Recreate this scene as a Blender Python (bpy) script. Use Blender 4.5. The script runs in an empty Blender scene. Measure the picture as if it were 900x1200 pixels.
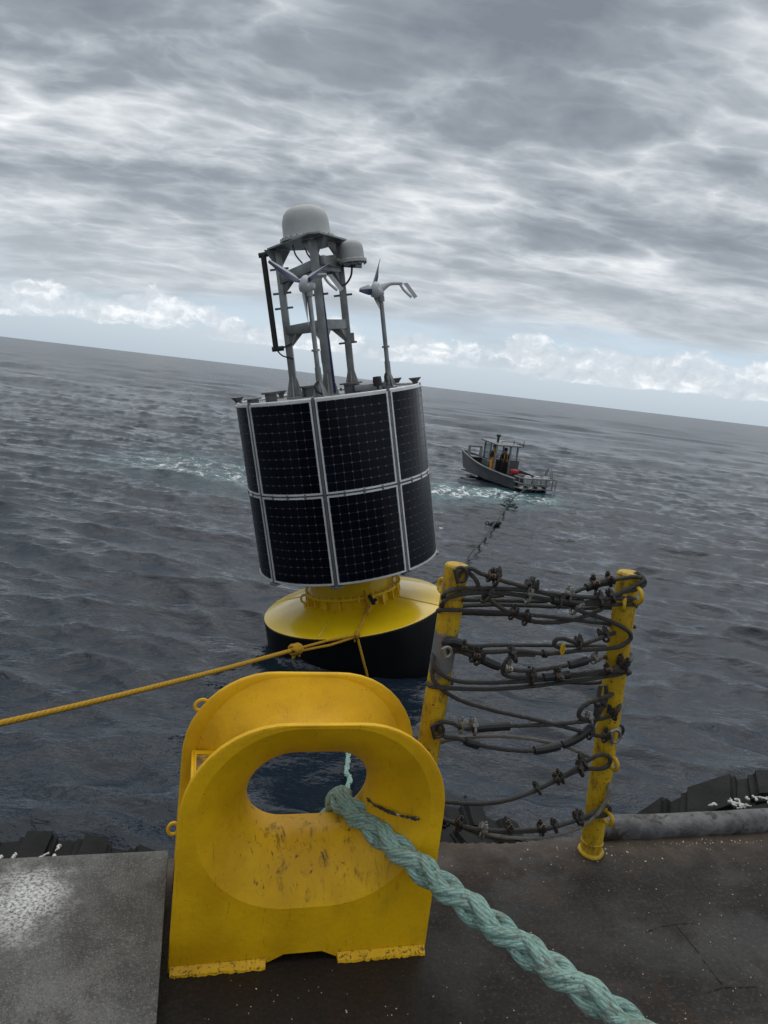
import bpy, bmesh, math, random
import numpy as np
from mathutils import Vector, Matrix, Quaternion
random.seed(7); rng = np.random.default_rng(7)
sc = bpy.context.scene
COL = sc.collection
R = math.radians

# ------------------------------------------------------------------ camera
FPX, ROLL, PITCH, CZ = 850.0, math.atan2(106, 900), math.atan(152/850), 1.6
cf = Vector((0, math.cos(PITCH), -math.sin(PITCH)))
r0 = Vector((1, 0, 0)); u0 = r0.cross(cf)
cr = math.cos(ROLL)*r0 + math.sin(ROLL)*u0
cu = -math.sin(ROLL)*r0 + math.cos(ROLL)*u0
CAM = Vector((0, 0, CZ))
cam = bpy.data.cameras.new('camera'); cam_o = bpy.data.objects.new('camera', cam); COL.objects.link(cam_o)
mw = Matrix((cr, cu, -cf)).transposed().to_4x4(); mw.translation = CAM
cam_o.matrix_world = mw
cam.sensor_fit = 'VERTICAL'; cam.sensor_height = 36; cam.lens = 36*FPX/1200
cam.clip_start = 0.05; cam.clip_end = 60000
sc.camera = cam_o
sc.view_settings.view_transform = 'Standard'; sc.view_settings.look = 'None'
sc.view_settings.exposure = 0.28; sc.view_settings.gamma = 1.0

# ------------------------------------------------------------------ node helper
class NT:
    def __init__(s, nt): s.nt = nt; s.n = nt.nodes; s.l = nt.links
    def node(s, t, **kw):
        n = s.n.new(t)
        for k, v in kw.items(): setattr(n, k, v)
        return n
    def put(s, sock, v):
        if isinstance(v, bpy.types.NodeSocket): s.l.new(v, sock)
        elif isinstance(v, (tuple, list)) and sock.type == 'RGBA' and len(v) == 3: sock.default_value = (*v, 1)
        else: sock.default_value = v
    def math(s, op, a, b=None, c=None, clamp=False):
        n = s.node('ShaderNodeMath', operation=op, use_clamp=clamp)
        for i, v in enumerate((a, b, c)):
            if v is not None: s.put(n.inputs[i], v)
        return n.outputs[0]
    def vmath(s, op, a, b=None, scale=None):
        n = s.node('ShaderNodeVectorMath', operation=op)
        s.put(n.inputs[0], a)
        if b is not None: s.put(n.inputs[1], b)
        if scale is not None: s.put(n.inputs['Scale'], scale)
        return n.outputs['Value'] if op in ('LENGTH', 'DISTANCE', 'DOT_PRODUCT') else n.outputs['Vector']
    def noise(s, vec, scale, detail=4, rough=0.5, dist=0.0, col=False):
        n = s.node('ShaderNodeTexNoise')
        if vec is not None: s.put(n.inputs['Vector'], vec)
        s.put(n.inputs['Scale'], scale); n.inputs['Detail'].default_value = detail
        n.inputs['Roughness'].default_value = rough; n.inputs['Distortion'].default_value = dist
        return n.outputs['Color' if col else 'Fac']
    def ramp(s, fac, stops, interp='LINEAR'):
        n = s.node('ShaderNodeValToRGB'); n.color_ramp.interpolation = interp
        e = n.color_ramp.elements
        while len(e) < len(stops): e.new(0.5)
        for q, (p, c) in zip(e, stops):
            q.position = p; q.color = (*c, 1) if not isinstance(c, (int, float)) else (c, c, c, 1)
        s.put(n.inputs[0], fac); return n.outputs[0]
    def step(s, v, a, b, lo=0.0, hi=1.0):
        n = s.node('ShaderNodeMapRange', interpolation_type='SMOOTHSTEP')
        s.put(n.inputs[0], v); s.put(n.inputs[1], a); s.put(n.inputs[2], b); s.put(n.inputs[3], lo); s.put(n.inputs[4], hi)
        return n.outputs[0]
    def mix(s, f, a, b, mode='MIX'):
        n = s.node('ShaderNodeMix', data_type='RGBA', blend_type=mode)
        s.put(n.inputs[0], f); s.put(n.inputs[6], a); s.put(n.inputs[7], b); return n.outputs[2]
    def mapping(s, vec, loc=(0, 0, 0), rot=(0, 0, 0), scale=(1, 1, 1)):
        n = s.node('ShaderNodeMapping'); s.put(n.inputs[0], vec)
        n.inputs[1].default_value = loc; n.inputs[2].default_value = rot; n.inputs[3].default_value = scale
        return n.outputs[0]
    def xyz(s, v):
        n = s.node('ShaderNodeSeparateXYZ'); s.put(n.inputs[0], v); return n.outputs
    def comb(s, x, y, z):
        n = s.node('ShaderNodeCombineXYZ'); s.put(n.inputs[0], x); s.put(n.inputs[1], y); s.put(n.inputs[2], z); return n.outputs[0]

# ------------------------------------------------------------------ world: broken overcast over a physical sky
SUN_EL, SUN_AZ = R(70), R(12)      # azimuth from +Y towards +X
world = bpy.data.worlds.new('World'); sc.world = world; world.use_nodes = True
w = NT(world.node_tree); w.n.clear()
tc = w.node('ShaderNodeTexCoord').outputs['Generated']
dx, dy, dz = w.xyz(tc)
sky = w.node('ShaderNodeTexSky', sky_type='NISHITA'); sky.sun_disc = False
sky.sun_elevation = SUN_EL; sky.sun_rotation = SUN_AZ; sky.air_density = 1.0; sky.dust_density = 2.0
zp = w.math('MAXIMUM', dz, 0.0)
den = w.math('ADD', zp, 0.20)
pu = w.math('DIVIDE', dx, den); pv = w.math('DIVIDE', dy, den)
pls = w.mapping(w.comb(pu, pv, 0.0), loc=(2.3, 4.1, 0), rot=(0, 0, R(-12)), scale=(0.80, 1.0, 1))
warp = w.noise(pls, 2.2, 2, 0.5, col=True)
plw = w.vmath('ADD', pls, w.vmath('SCALE', w.vmath('SUBTRACT', warp, (0.5, 0.5, 0.5)), scale=0.22))
n_big = w.noise(plw, 1.5, 3, 0.5)
def billow(v, sc_, det, ro):
    # rounded rolls with bright creases between them
    a = w.math('ABSOLUTE', w.math('SUBTRACT', w.math('MULTIPLY', w.noise(v, sc_, det, ro), 2.0), 1.0))
    return w.math('SUBTRACT', 1.0, w.math('POWER', w.math('MULTIPLY', a, 2.6, clamp=True), 0.8))
b1 = billow(w.mapping(plw, loc=(5, 2, 0), scale=(0.8, 1.15, 1)), 2.6, 5, 0.5)
b2 = billow(w.mapping(plw, loc=(1, 9, 0), scale=(0.85, 1.2, 1)), 7.0, 4, 0.5)
n_fine = w.noise(w.mapping(plw, loc=(8, 4, 0)), 11.0, 7, 0.6)
cl = w.math('ADD', w.math('MULTIPLY', n_big, 0.71), w.math('ADD', w.math('MULTIPLY', b1, 0.14), w.math('ADD', w.math('MULTIPLY', b2, 0.065), w.math('MULTIPLY', n_fine, 0.13))))
cloud = w.ramp(cl, [(0.36, (1.25, 1.44, 1.70)), (0.48, (1.8, 2.02, 2.30)), (0.565, (2.75, 3.0, 3.27)), (0.63, (3.8, 4.03, 4.25)), (0.73, (5.4, 5.55, 5.68))])
elev = w.math('ARCSINE', dz)                              # radians above the horizon
eld = w.math('MULTIPLY', elev, 57.2958)
cloud = w.mix(w.step(eld, 14.0, 3.0, 0.0, 0.6), cloud, (3.55, 3.85, 4.15))
gapn = w.noise(w.mapping(plw, loc=(7, 3, 0), scale=(0.35, 0.9, 1)), 1.1, 4, 0.5)
eldw = w.math('ADD', eld, w.math('MULTIPLY', w.math('SUBTRACT', gapn, 0.5), 9.0))
cover = w.step(eldw, 2.6, 5.4)
lowsky = w.ramp(w.math('DIVIDE', eld, 9.0, clamp=True), [(0.0, (3.2, 3.9, 4.6)), (0.35, (3.1, 3.85, 4.65)), (1.0, (2.2, 3.1, 4.1))])
skyc = w.mix(0.75, sky.outputs[0], lowsky)
az = w.math('ARCTAN2', dx, dy)
cb = w.comb(w.math('MULTIPLY', az, 57.2958/5.6), w.math('ADD', w.math('DIVIDE', eld, 4.0), 5.3), 0.0)
cwarp = w.noise(cb, 2.6, 3, 0.6, col=True)
cbw = w.vmath('ADD', cb, w.vmath('SCALE', w.vmath('SUBTRACT', cwarp, (0.5, 0.5, 0.5)), scale=0.35))
cn = w.noise(cbw, 1.3, 9, 0.58)
cn2 = w.noise(w.vmath('ADD', cbw, (0.045, -0.10, 0)), 1.3, 9, 0.58)
cen = w.math('MULTIPLY', w.noise(w.comb(w.math('MULTIPLY', az, 3.1), 2.7, 0.0), 1.6, 3, 0.5), 7.4)
band = w.math('MULTIPLY', w.step(eld, 0.9, 2.0), w.math('SUBTRACT', 1.0, w.step(w.math('SUBTRACT', eld, cen), -0.6, 2.4)))
cm = w.step(w.math('ADD', cn, w.math('MULTIPLY', w.math('SUBTRACT', band, 1.0), 0.5)), 0.36, 0.45)
cm = w.math('MULTIPLY', cm, w.step(eld, 0.5, 2.2))
lit = w.math('ADD', w.math('MULTIPLY', w.math('SUBTRACT', cn2, cn), -2.6), 0.46)
cum = w.ramp(lit, [(0.15, (3.3, 3.65, 4.0)), (0.5, (4.1, 4.4, 4.7)), (0.85, (6.6, 6.7, 6.8))])
out = w.mix(cover, skyc, cloud)
out = w.mix(w.math('MULTIPLY', cm, 0.80), out, cum)
bg = w.node('ShaderNodeBackground'); w.put(bg.inputs[0], out); bg.inputs[1].default_value = 0.145
wo = w.node('ShaderNodeOutputWorld'); w.l.new(bg.outputs[0], wo.inputs[0])

# ------------------------------------------------------------------ sun through the cloud
sl = bpy.data.lights.new('sun', 'SUN'); sl.energy = 1.1; sl.angle = R(75); sl.color = (1.0, 0.96, 0.90)
so = bpy.data.objects.new('sun', sl); COL.objects.link(so)
sd = Vector((math.sin(SUN_AZ)*math.cos(SUN_EL), math.cos(SUN_AZ)*math.cos(SUN_EL), math.sin(SUN_EL)))
so.rotation_euler = sd.to_track_quat('Z', 'Y').to_euler()

# ------------------------------------------------------------------ measuring: photograph directions onto real planes
def ray(px, py):
    return (cf + (px-450)/FPX*cr - (py-600)/FPX*cu).normalized()
SA = R(15)                                                # the ship's side runs 15 degrees off the camera's x axis
S = Vector((math.cos(SA), math.sin(SA), 0)); N = Vector((-math.sin(SA), math.cos(SA), 0)); Z = Vector((0, 0, 1))
WZ = CZ - 5.0                                             # water level
def ship(a, b, z): return a*S + b*N + z*Z
SHIP = Matrix((S, N, Z)).transposed().to_4x4()
def on_b(px, py, b):
    d = ray(px, py); t = (b - CAM.dot(N))/d.dot(N); return CAM + d*t
def on_z(px, py, z):
    d = ray(px, py); return CAM + d*((z-CZ)/d.z)
def on_y(px, py, y):
    d = ray(px, py); return CAM + d*(y/d.y)

# ------------------------------------------------------------------ mesh builder
class MB:
    def __init__(s): s.v = []; s.f = []; s.uv = {}; s.mi = []
    def add(s, verts, faces, uvs=None, mi=0):
        o = len(s.v); s.v += [tuple(p) for p in verts]
        for i, f in enumerate(faces):
            if uvs: s.uv[len(s.f)] = uvs[i]
            s.f.append(tuple(o+k for k in f)); s.mi.append(mi)
        return s
    def xf(s, m):
        s.v = [tuple(m @ Vector(p)) for p in s.v]; return s
    def box(s, c, size, rot=None, bev=0.0, mi=0):
        bm = bmesh.new(); bmesh.ops.create_cube(bm, size=1)
        bmesh.ops.scale(bm, vec=size, verts=bm.verts)
        if bev: bmesh.ops.bevel(bm, geom=bm.edges[:], offset=bev, segments=2, affect='EDGES', profile=0.6)
        m = Matrix.Translation(c) @ (rot.to_4x4() if rot is not None else Matrix.Identity(4))
        s.bm(bm, m, mi); return s
    def bm(s, bm, m=Matrix.Identity(4), mi=0):
        bm.verts.index_update()
        s.add([m @ v.co for v in bm.verts], [[v.index for v in f.verts] for f in bm.faces], mi=mi); bm.free(); return s
    def tube(s, pts, r, n=8, cap=True, closed=False, mi=0, vscale=1.0):
        pts = [Vector(p) for p in pts]; k = len(pts)
        rr = r if isinstance(r, (list, tuple)) else [r]*k
        tang = []
        for i in range(k):
            if closed: t = pts[(i+1) % k]-pts[i-1]
            else: t = pts[min(i+1, k-1)]-pts[max(i-1, 0)]
            tang.append(t.normalized() if t.length > 1e-9 else Vector((0, 0, 1)))
        ref = Vector((0, 0, 1)) if abs(tang[0].z) < 0.9 else Vector((1, 0, 0))
        nrm = (ref - tang[0]*ref.dot(tang[0])).normalized()
        verts = []; L = [0.0]
        for i in range(k):
            if i:
                nrm = (nrm - tang[i]*nrm.dot(tang[i])).normalized(); L.append(L[-1]+(pts[i]-pts[i-1]).length)
            bi = tang[i].cross(nrm)
            for j in range(n):
                a = 2*math.pi*j/n; verts.append(pts[i]+(nrm*math.cos(a)+bi*math.sin(a))*rr[i])
        faces = []; uvs = []
        for i in range(k if closed else k-1):
            i2 = (i+1) % k; l2 = L[i2] if i2 else L[i]+(pts[0]-pts[i]).length
            for j in range(n):
                j2 = (j+1) % n
                faces.append((i*n+j, i*n+j2, i2*n+j2, i2*n+j))
                uvs.append(((j/n, L[i]*vscale), ((j+1)/n, L[i]*vscale), ((j+1)/n, l2*vscale), (j/n, l2*vscale)))
        if cap and not closed:
            faces.append(tuple(range(n))[::-1]); uvs.append([(0, 0)]*n)
            faces.append(tuple((k-1)*n+j for j in range(n))); uvs.append([(0, 0)]*n)
        s.add(verts, faces, uvs, mi); return s
    def rod(s, a, b, r, n=10, r2=None, mi=0): return s.tube([a, b], [r, r if r2 is None else r2], n, mi=mi)
    def lathe(s, prof, n=32, m=Matrix.Identity(4), a0=0.0, a1=2*math.pi, mi=0, cap=True):
        full = abs(a1-a0-2*math.pi) < 1e-6; cnt = n if full else n+1
        verts = []; faces = []
        for (r, z) in prof:
            for j in range(cnt):
                a = a0+(a1-a0)*j/n; verts.append(m @ Vector((r*math.cos(a), r*math.sin(a), z)))
        for i in range(len(prof)-1):
            for j in range(n):
                j2 = (j+1) % cnt
                faces.append((i*cnt+j, i*cnt+j2, (i+1)*cnt+j2, (i+1)*cnt+j))
        if full and cap:
            if prof[0][0] > 1e-6: faces.append(tuple(range(cnt))[::-1])
            if prof[-1][0] > 1e-6: faces.append(tuple((len(prof)-1)*cnt+j for j in range(cnt)))
        s.add(verts, faces, mi=mi); return s
    def beam(s, a, b, wd, ht, up=Vector((0, 0, 1)), bev=0.0, mi=0):
        a = Vector(a); b = Vector(b); x = (b-a); L = x.length; x.normalize()
        y = up.cross(x); y = y.normalized() if y.length > 1e-6 else Vector((0, 1, 0)); z = x.cross(y)
        return s.box((a+b)/2, (L, wd, ht), Matrix((x, y, z)).transposed(), bev, mi)
    def prism(s, poly, o, ex, ey, ez, t, mi=0):
        ex, ey, ez = Vector(ex), Vector(ey), Vector(ez); n = len(poly)
        v = [Vector(o)+ex*p[0]+ey*p[1] for p in poly]; v += [q+ez*t for q in v]
        s.add(v, [tuple(range(n))[::-1], tuple(range(n, 2*n))]+[(i, (i+1) % n, n+(i+1) % n, n+i) for i in range(n)], mi=mi); return s
    def mesh(s, name, mats, smooth=True, angle=35):
        me = bpy.data.meshes.new(name); me.from_pydata(s.v, [], s.f)
        if s.uv:
            ul = me.uv_layers.new(name='UVMap')
            for pi, uvs in s.uv.items():
                p = me.polygons[pi]
                for k, li in enumerate(p.loop_indices): ul.data[li].uv = uvs[k]
        for m in (mats if isinstance(mats, (list, tuple)) else [mats]): me.materials.append(m)
        if len(set(s.mi)) > 1: me.polygons.foreach_set('material_index', s.mi)
        bm = bmesh.new(); bm.from_mesh(me); bmesh.ops.recalc_face_normals(bm, faces=bm.faces)
        if smooth:
            for e in bm.edges:
                e.smooth = not (len(e.link_faces) == 2 and e.calc_face_angle(0) > R(angle))
            for f in bm.faces: f.smooth = True
        bm.to_mesh(me); bm.free(); me.update()
        return me
    def obj(s, name, mats, parent=None, smooth=True, angle=35, **kw):
        return link(name, s.mesh(name, mats, smooth, angle), parent, **kw)

def link(name, data, parent=None, label=None, category=None, group=None, kind=None, mw=None):
    o = bpy.data.objects.new(name, data); COL.objects.link(o)
    if mw is not None: o.matrix_local = mw
    if parent is not None: o.parent = parent
    return tag(o, label, category, group, kind)
def tag(o, label=None, category=None, group=None, kind=None):
    for k, v in (('label', label), ('category', category), ('group', group), ('kind', kind)):
        if v: o[k] = v
    return o
def empty(name, loc, label, category, group=None, rot=None):
    o = bpy.data.objects.new(name, None); COL.objects.link(o); o.empty_display_size = 0.2
    m = (rot.to_4x4() if rot is not None else Matrix.Identity(4)); m = Matrix.Translation(loc) @ m
    o.matrix_world = m
    return tag(o, label, category, group)
def spline(pts, n=10, closed=False):
    pts = [Vector(p) for p in pts]; out_ = []; k = len(pts)
    rng_ = range(k if closed else k-1)
    for i in rng_:
        if closed: p0, p1, p2, p3 = pts[i-1], pts[i], pts[(i+1) % k], pts[(i+2) % k]
        else: p0, p1, p2, p3 = pts[max(i-1, 0)], pts[i], pts[i+1], pts[min(i+2, k-1)]
        for j in range(n):
            t = j/n
            out_.append(0.5*((2*p1)+(p2-p0)*t+(2*p0-5*p1+4*p2-p3)*t*t+(3*p1-p0-3*p2+p3)*t**3))
    if not closed: out_.append(pts[-1])
    return out_
def torus_pts(c, e1, e2, r, n=20, r2=None):
    r2 = r if r2 is None else r2
    return [Vector(c)+Vector(e1)*r*math.cos(2*math.pi*i/n)+Vector(e2)*r2*math.sin(2*math.pi*i/n) for i in range(n)]

# ------------------------------------------------------------------ materials
def material(name, col, rough=0.5, metal=0.0, var=0.0, vscale=6.0, bump=0.0, bscale=60.0, dirt=None, dscale=4.0, dlo=0.55, dhi=0.7, spec=0.5, coat=0.0, rvar=0.0):
    m = bpy.data.materials.new(name); m.use_nodes = True; t = NT(m.node_tree); b = t.n['Principled BSDF']
    co = t.node('ShaderNodeTexCoord').outputs['Object']
    c = col
    if var:
        nz = t.noise(co, vscale, 6, 0.6)
        c = t.mix(t.step(nz, 0.3, 0.7), tuple(x*(1-var) for x in col), tuple(min(1, x*(1+var)) for x in col))
    if dirt:
        dz_ = t.step(t.noise(co, dscale, 8, 0.65, 0.4), dlo, dhi)
        c = t.mix(dz_, c, dirt)
    t.put(b.inputs['Base Color'], c)
    b.inputs['Metallic'].default_value = metal; b.inputs['Specular IOR Level'].default_value = spec
    if rvar:
        t.put(b.inputs['Roughness'], t.math('ADD', rough-rvar/2, t.math('MULTIPLY', t.noise(co, vscale*1.7, 5, 0.6), rvar)))
    else: b.inputs['Roughness'].default_value = rough
    if coat: b.inputs['Coat Weight'].default_value = coat; b.inputs['Coat Roughness'].default_value = 0.12
    if bump:
        bp = t.node('ShaderNodeBump'); bp.inputs['Strength'].default_value = bump; bp.inputs['Distance'].default_value = 0.01
        t.put(bp.inputs['Height'], t.noise(co, bscale, 5, 0.6)); t.l.new(bp.outputs[0], b.inputs['Normal'])
    return m
M = {}
M['aluminium'] = material('weathered_aluminium', (0.25, 0.26, 0.26), 0.42, 0.6, 0.25, 3, 0.1, 40)
M['alu_pale'] = material('pale_aluminium', (0.72, 0.73, 0.73), 0.42, 0.25, 0.15, 3)
M['alu_dark'] = material('dark_channel_metal', (0.16, 0.16, 0.16), 0.5, 0.4, 0.2, 3)  # darker grey metal for rails, brackets, rungs and the drum shell
M['cell'] = material('solar_cell', (0.0035, 0.0045, 0.009), 0.25, 0.0, 0.5, 1.3, spec=0.16)
M['backsheet'] = material('cell_backsheet', (0.12, 0.13, 0.15), 0.4)
M['radome'] = material('grey_radome', (0.42, 0.43, 0.42), 0.45, 0, 0.06, 3)
M['turbine'] = material('turbine_white', (0.55, 0.57, 0.58), 0.4, 0, 0.08, 5)
M['blade'] = material('navy_blade', (0.012, 0.02, 0.075), 0.35)
M['black'] = material('black_plastic', (0.012, 0.012, 0.013), 0.5)
M['navy'] = material('navy_strip', (0.012, 0.018, 0.09), 0.5)
M['buoy_yellow'] = material('buoy_yellow_paint', (0.78, 0.52, 0.008), 0.24, 0, 0.06, 2.0, 0.02, 8, dirt=(0.50, 0.34, 0.03), dscale=1.6, dlo=0.58, dhi=0.75, coat=0.4)
M['buoy_black'] = material('buoy_black_rubber', (0.004, 0.0045, 0.006), 0.45, 0, 0.3, 3, 0.05, 20, spec=0.2)
M['steel_rust'] = material('rusty_clip_steel', (0.060, 0.054, 0.050), 0.5, 0.6, 0.35, 30, dirt=(0.10, 0.05, 0.025), dscale=50, dlo=0.5, dhi=0.7)
M['galv'] = material('galvanised_clip', (0.26, 0.25, 0.23), 0.42, 0.7, 0.25, 30)
M['rubber'] = material('fender_rubber', (0.009, 0.009, 0.009), 0.7, 0, 0.4, 8, 0.8, 22, dirt=(0.022, 0.021, 0.019), dscale=5, dlo=0.5, dhi=0.75, spec=0.2)
M['guano'] = material('dried_white_droppings', (0.62, 0.61, 0.58), 0.8, 0, 0.15, 30, 0.3, 80)
M['hull'] = material('dark_hull_paint', (0.012, 0.013, 0.016), 0.5, 0, 0.4, 1.5)
M['skin'] = material('skin', (0.25, 0.13, 0.08), 0.55)
M['orange_cloth'] = material('orange_yellow_oilskin', (0.62, 0.27, 0.015), 0.6, 0, 0.2, 12)
M['dark_cloth'] = material('dark_clothing', (0.016, 0.018, 0.022), 0.8)
M['red'] = material('red_plastic', (0.40, 0.02, 0.03), 0.45)
M['boat'] = material('grey_boat_aluminium', (0.085, 0.09, 0.095), 0.5, 0.3, 0.2, 2)
M['boat_light'] = material('pale_boat_aluminium', (0.20, 0.205, 0.21), 0.45, 0.3, 0.2, 3)
M['boat_in'] = material('boat_floor', (0.05, 0.05, 0.05), 0.7, 0, 0.3, 3)
M['white'] = material('outboard_pale_grey', (0.46, 0.47, 0.48), 0.35, 0, 0.1, 4)
M['glass'] = bpy.data.materials.new('wheelhouse_glass'); M['glass'].use_nodes = True
_b = M['glass'].node_tree.nodes['Principled BSDF']; _b.inputs['Base Color'].default_value = (0.75, 0.8, 0.8, 1)
_b.inputs['Transmission Weight'].default_value = 1; _b.inputs['Roughness'].default_value = 0.02; _b.inputs['IOR'].default_value = 1.02

def chip_yellow():
    m = bpy.data.materials.new('chock_yellow_paint'); m.use_nodes = True; t = NT(m.node_tree); b = t.n['Principled BSDF']
    co = t.node('ShaderNodeTexCoord').outputs['Object']; ax, ay, azz = t.xyz(co)
    base = t.mix(t.step(t.noise(co, 5, 6, 0.6), .3, .7), (0.60, 0.325, 0.001), (0.82, 0.47, 0.002))
    # rubbed grime on the lower lip: elongated dark scratches and brown smears
    smear = t.step(t.noise(t.mapping(co, rot=(0, 0.25, 0), scale=(5.0, 3.0, 1.6)), 5.0, 8, 0.72, 0.5), 0.52, 0.64)
    lip = t.math('MULTIPLY', t.step(t.math('ABSOLUTE', ax), 0.30, 0.08), t.math('MULTIPLY', t.step(azz, 0.12, 0.26), t.step(azz, 0.48, 0.38)))
    base = t.mix(t.math('MULTIPLY', smear, t.math('MULTIPLY', lip, 0.8)), base, (0.15, 0.08, 0.010))
    scr = t.step(t.noise(t.mapping(co, rot=(0, 0.5, 0), scale=(34, 20, 5)), 2.2, 6, 0.75, 0.8), 0.60, 0.64)
    base = t.mix(t.math('MULTIPLY', scr, t.math('ADD', 0.25, t.math('MULTIPLY', lip, 0.65))), base, (0.035, 0.025, 0.012))
    scr2 = t.step(t.noise(t.mapping(co, loc=(3, 1, 2), rot=(0, -0.9, 0), scale=(6, 9, 30)), 2.0, 7, 0.75, 0.5), 0.665, 0.70)
    base = t.mix(t.math('MULTIPLY', scr2, 0.75), base, (0.05, 0.03, 0.018))
    speck = t.step(t.noise(co, 95, 3, 0.6), 0.70, 0.75)
    base = t.mix(t.math('MULTIPLY', speck, 0.7), base, (0.06, 0.035, 0.01))
    foot = t.math('MULTIPLY', t.step(azz, 0.030, 0.012), t.step(t.noise(co, 95, 4, 0.75), 0.54, 0.60))
    base = t.mix(t.math('MULTIPLY', foot, 0.8), base, (0.035, 0.027, 0.018))
    green = t.step(t.noise(co, 4.0, 6, 0.7), 0.6, 0.75)
    base = t.mix(t.math('MULTIPLY', green, 0.35), base, (0.22, 0.19, 0.02))
    t.put(b.inputs['Base Color'], base)
    b.inputs['Specular IOR Level'].default_value = 0.35
    t.put(b.inputs['Roughness'], t.math('ADD', 0.38, t.math('MULTIPLY', t.noise(co, 14, 5, 0.6), 0.3)))
    bp = t.node('ShaderNodeBump'); bp.inputs['Strength'].default_value = 0.35; bp.inputs['Distance'].default_value = 0.004
    h = t.math('ADD', t.noise(co, 70, 4, 0.6), t.math('MULTIPLY', t.noise(co, 9, 3, 0.5), 1.4))
    h = t.math('SUBTRACT', h, t.math('MULTIPLY', scr2, 0.4))
    t.put(bp.inputs['Height'], h); t.l.new(bp.outputs[0], b.inputs['Normal'])
    return m
M['chock'] = chip_yellow()
M['bare_steel'] = material('bare_scuffed_steel', (0.16, 0.10, 0.05), 0.55, 0.4, 0.5, 30, dirt=(0.45, 0.28, 0.01), dscale=25, dlo=0.5, dhi=0.6)

def post_yellow(name, bare_lo, bare_hi):
    m = bpy.data.materials.new(name); m.use_nodes = True; t = NT(m.node_tree); b = t.n['Principled BSDF']
    co = t.node('ShaderNodeTexCoord').outputs['Object']; _, _, zz = t.xyz(co)
    base = t.mix(t.step(t.noise(co, 9, 6, 0.65), .3, .7), (0.42, 0.25, 0.004), (0.62, 0.40, 0.008))
    rust = t.step(t.noise(t.mapping(co, scale=(1, 1, 0.45)), 26, 8, 0.75), 0.50, 0.64)
    base = t.mix(t.math('MULTIPLY', rust, 0.7), base, (0.13, 0.075, 0.025))
    speck = t.step(t.noise(co, 90, 4, 0.65), 0.61, 0.66)
    base = t.mix(speck, base, (0.04, 0.025, 0.015))
    wob = t.math('ADD', zz, t.math('MULTIPLY', t.math('SUBTRACT', t.noise(co, 16, 6, 0.65), 0.5), 0.16))
    bare = t.math('MULTIPLY', t.step(wob, bare_lo-0.012, bare_lo+0.012), t.step(wob, bare_hi+0.012, bare_hi-0.012))
    base = t.mix(bare, base, (0.15, 0.15, 0.155))
    t.put(b.inputs['Base Color'], base); b.inputs['Roughness'].default_value = 0.5
    bp = t.node('ShaderNodeBump'); bp.inputs['Strength'].default_value = 0.4; bp.inputs['Distance'].default_value = 0.004
    t.put(bp.inputs['Height'], t.noise(co, 50, 5, 0.6)); t.l.new(bp.outputs[0], b.inputs['Normal'])
    return m

def rope_mat(name, ca, cb_, dirt, twist=1.0, vs=1.0, strands=3, depth=0.004, rough=0.75):
    m = bpy.data.materials.new(name); m.use_nodes = True; t = NT(m.node_tree); b = t.n['Principled BSDF']
    uv = t.node('ShaderNodeTexCoord').outputs['UV']; u_, v_, _ = t.xyz(uv)
    co = t.node('ShaderNodeTexCoord').outputs['Object']
    ph = t.math('FRACT', t.math('ADD', t.math('MULTIPLY', u_, strands*twist), t.math('MULTIPLY', v_, vs)))
    lobe = t.math('SINE', t.math('MULTIPLY', ph, math.pi))
    yarn = t.math('SINE', t.math('MULTIPLY', t.math('ADD', t.math('MULTIPLY', u_, strands*twist*6), t.math('MULTIPLY', v_, vs*6)), 2*math.pi))
    c = t.mix(t.noise(co, 30, 6, 0.65), ca, cb_)
    c = t.mix(t.math('MULTIPLY', t.step(t.noise(co, 22, 8, 0.75, 0.6), 0.52, 0.66), 0.8), c, dirt)
    t.put(b.inputs['Base Color'], c); b.inputs['Roughness'].default_value = rough
    bp = t.node('ShaderNodeBump'); bp.inputs['Strength'].default_value = 1.0; bp.inputs['Distance'].default_value = depth
    t.put(bp.inputs['Height'], t.math('ADD', t.math('POWER', lobe, 0.6), t.math('MULTIPLY', yarn, 0.10))); t.l.new(bp.outputs[0], b.inputs['Normal'])
    return m
M['yellow_rope'] = rope_mat('yellow_laid_rope', (0.62, 0.32, 0.01), (0.75, 0.43, 0.02), (0.45, 0.22, 0.01), 1, 14, 3, 0.02)
M['wire'] = rope_mat('tarred_wire_rope', (0.026, 0.024, 0.022), (0.060, 0.056, 0.05), (0.085, 0.065, 0.045), 1, 30, 6, 0.003, 0.5)
M['wire_pale'] = rope_mat('pale_wire_rope', (0.14, 0.13, 0.11), (0.28, 0.26, 0.22), (0.07, 0.05, 0.04), 1, 30, 6, 0.003, 0.5)
M['tow'] = rope_mat('dark_green_tow_rope', (0.02, 0.04, 0.03), (0.05, 0.08, 0.06), (0.02, 0.03, 0.02), 1, 8, 3, 0.01)

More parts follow.
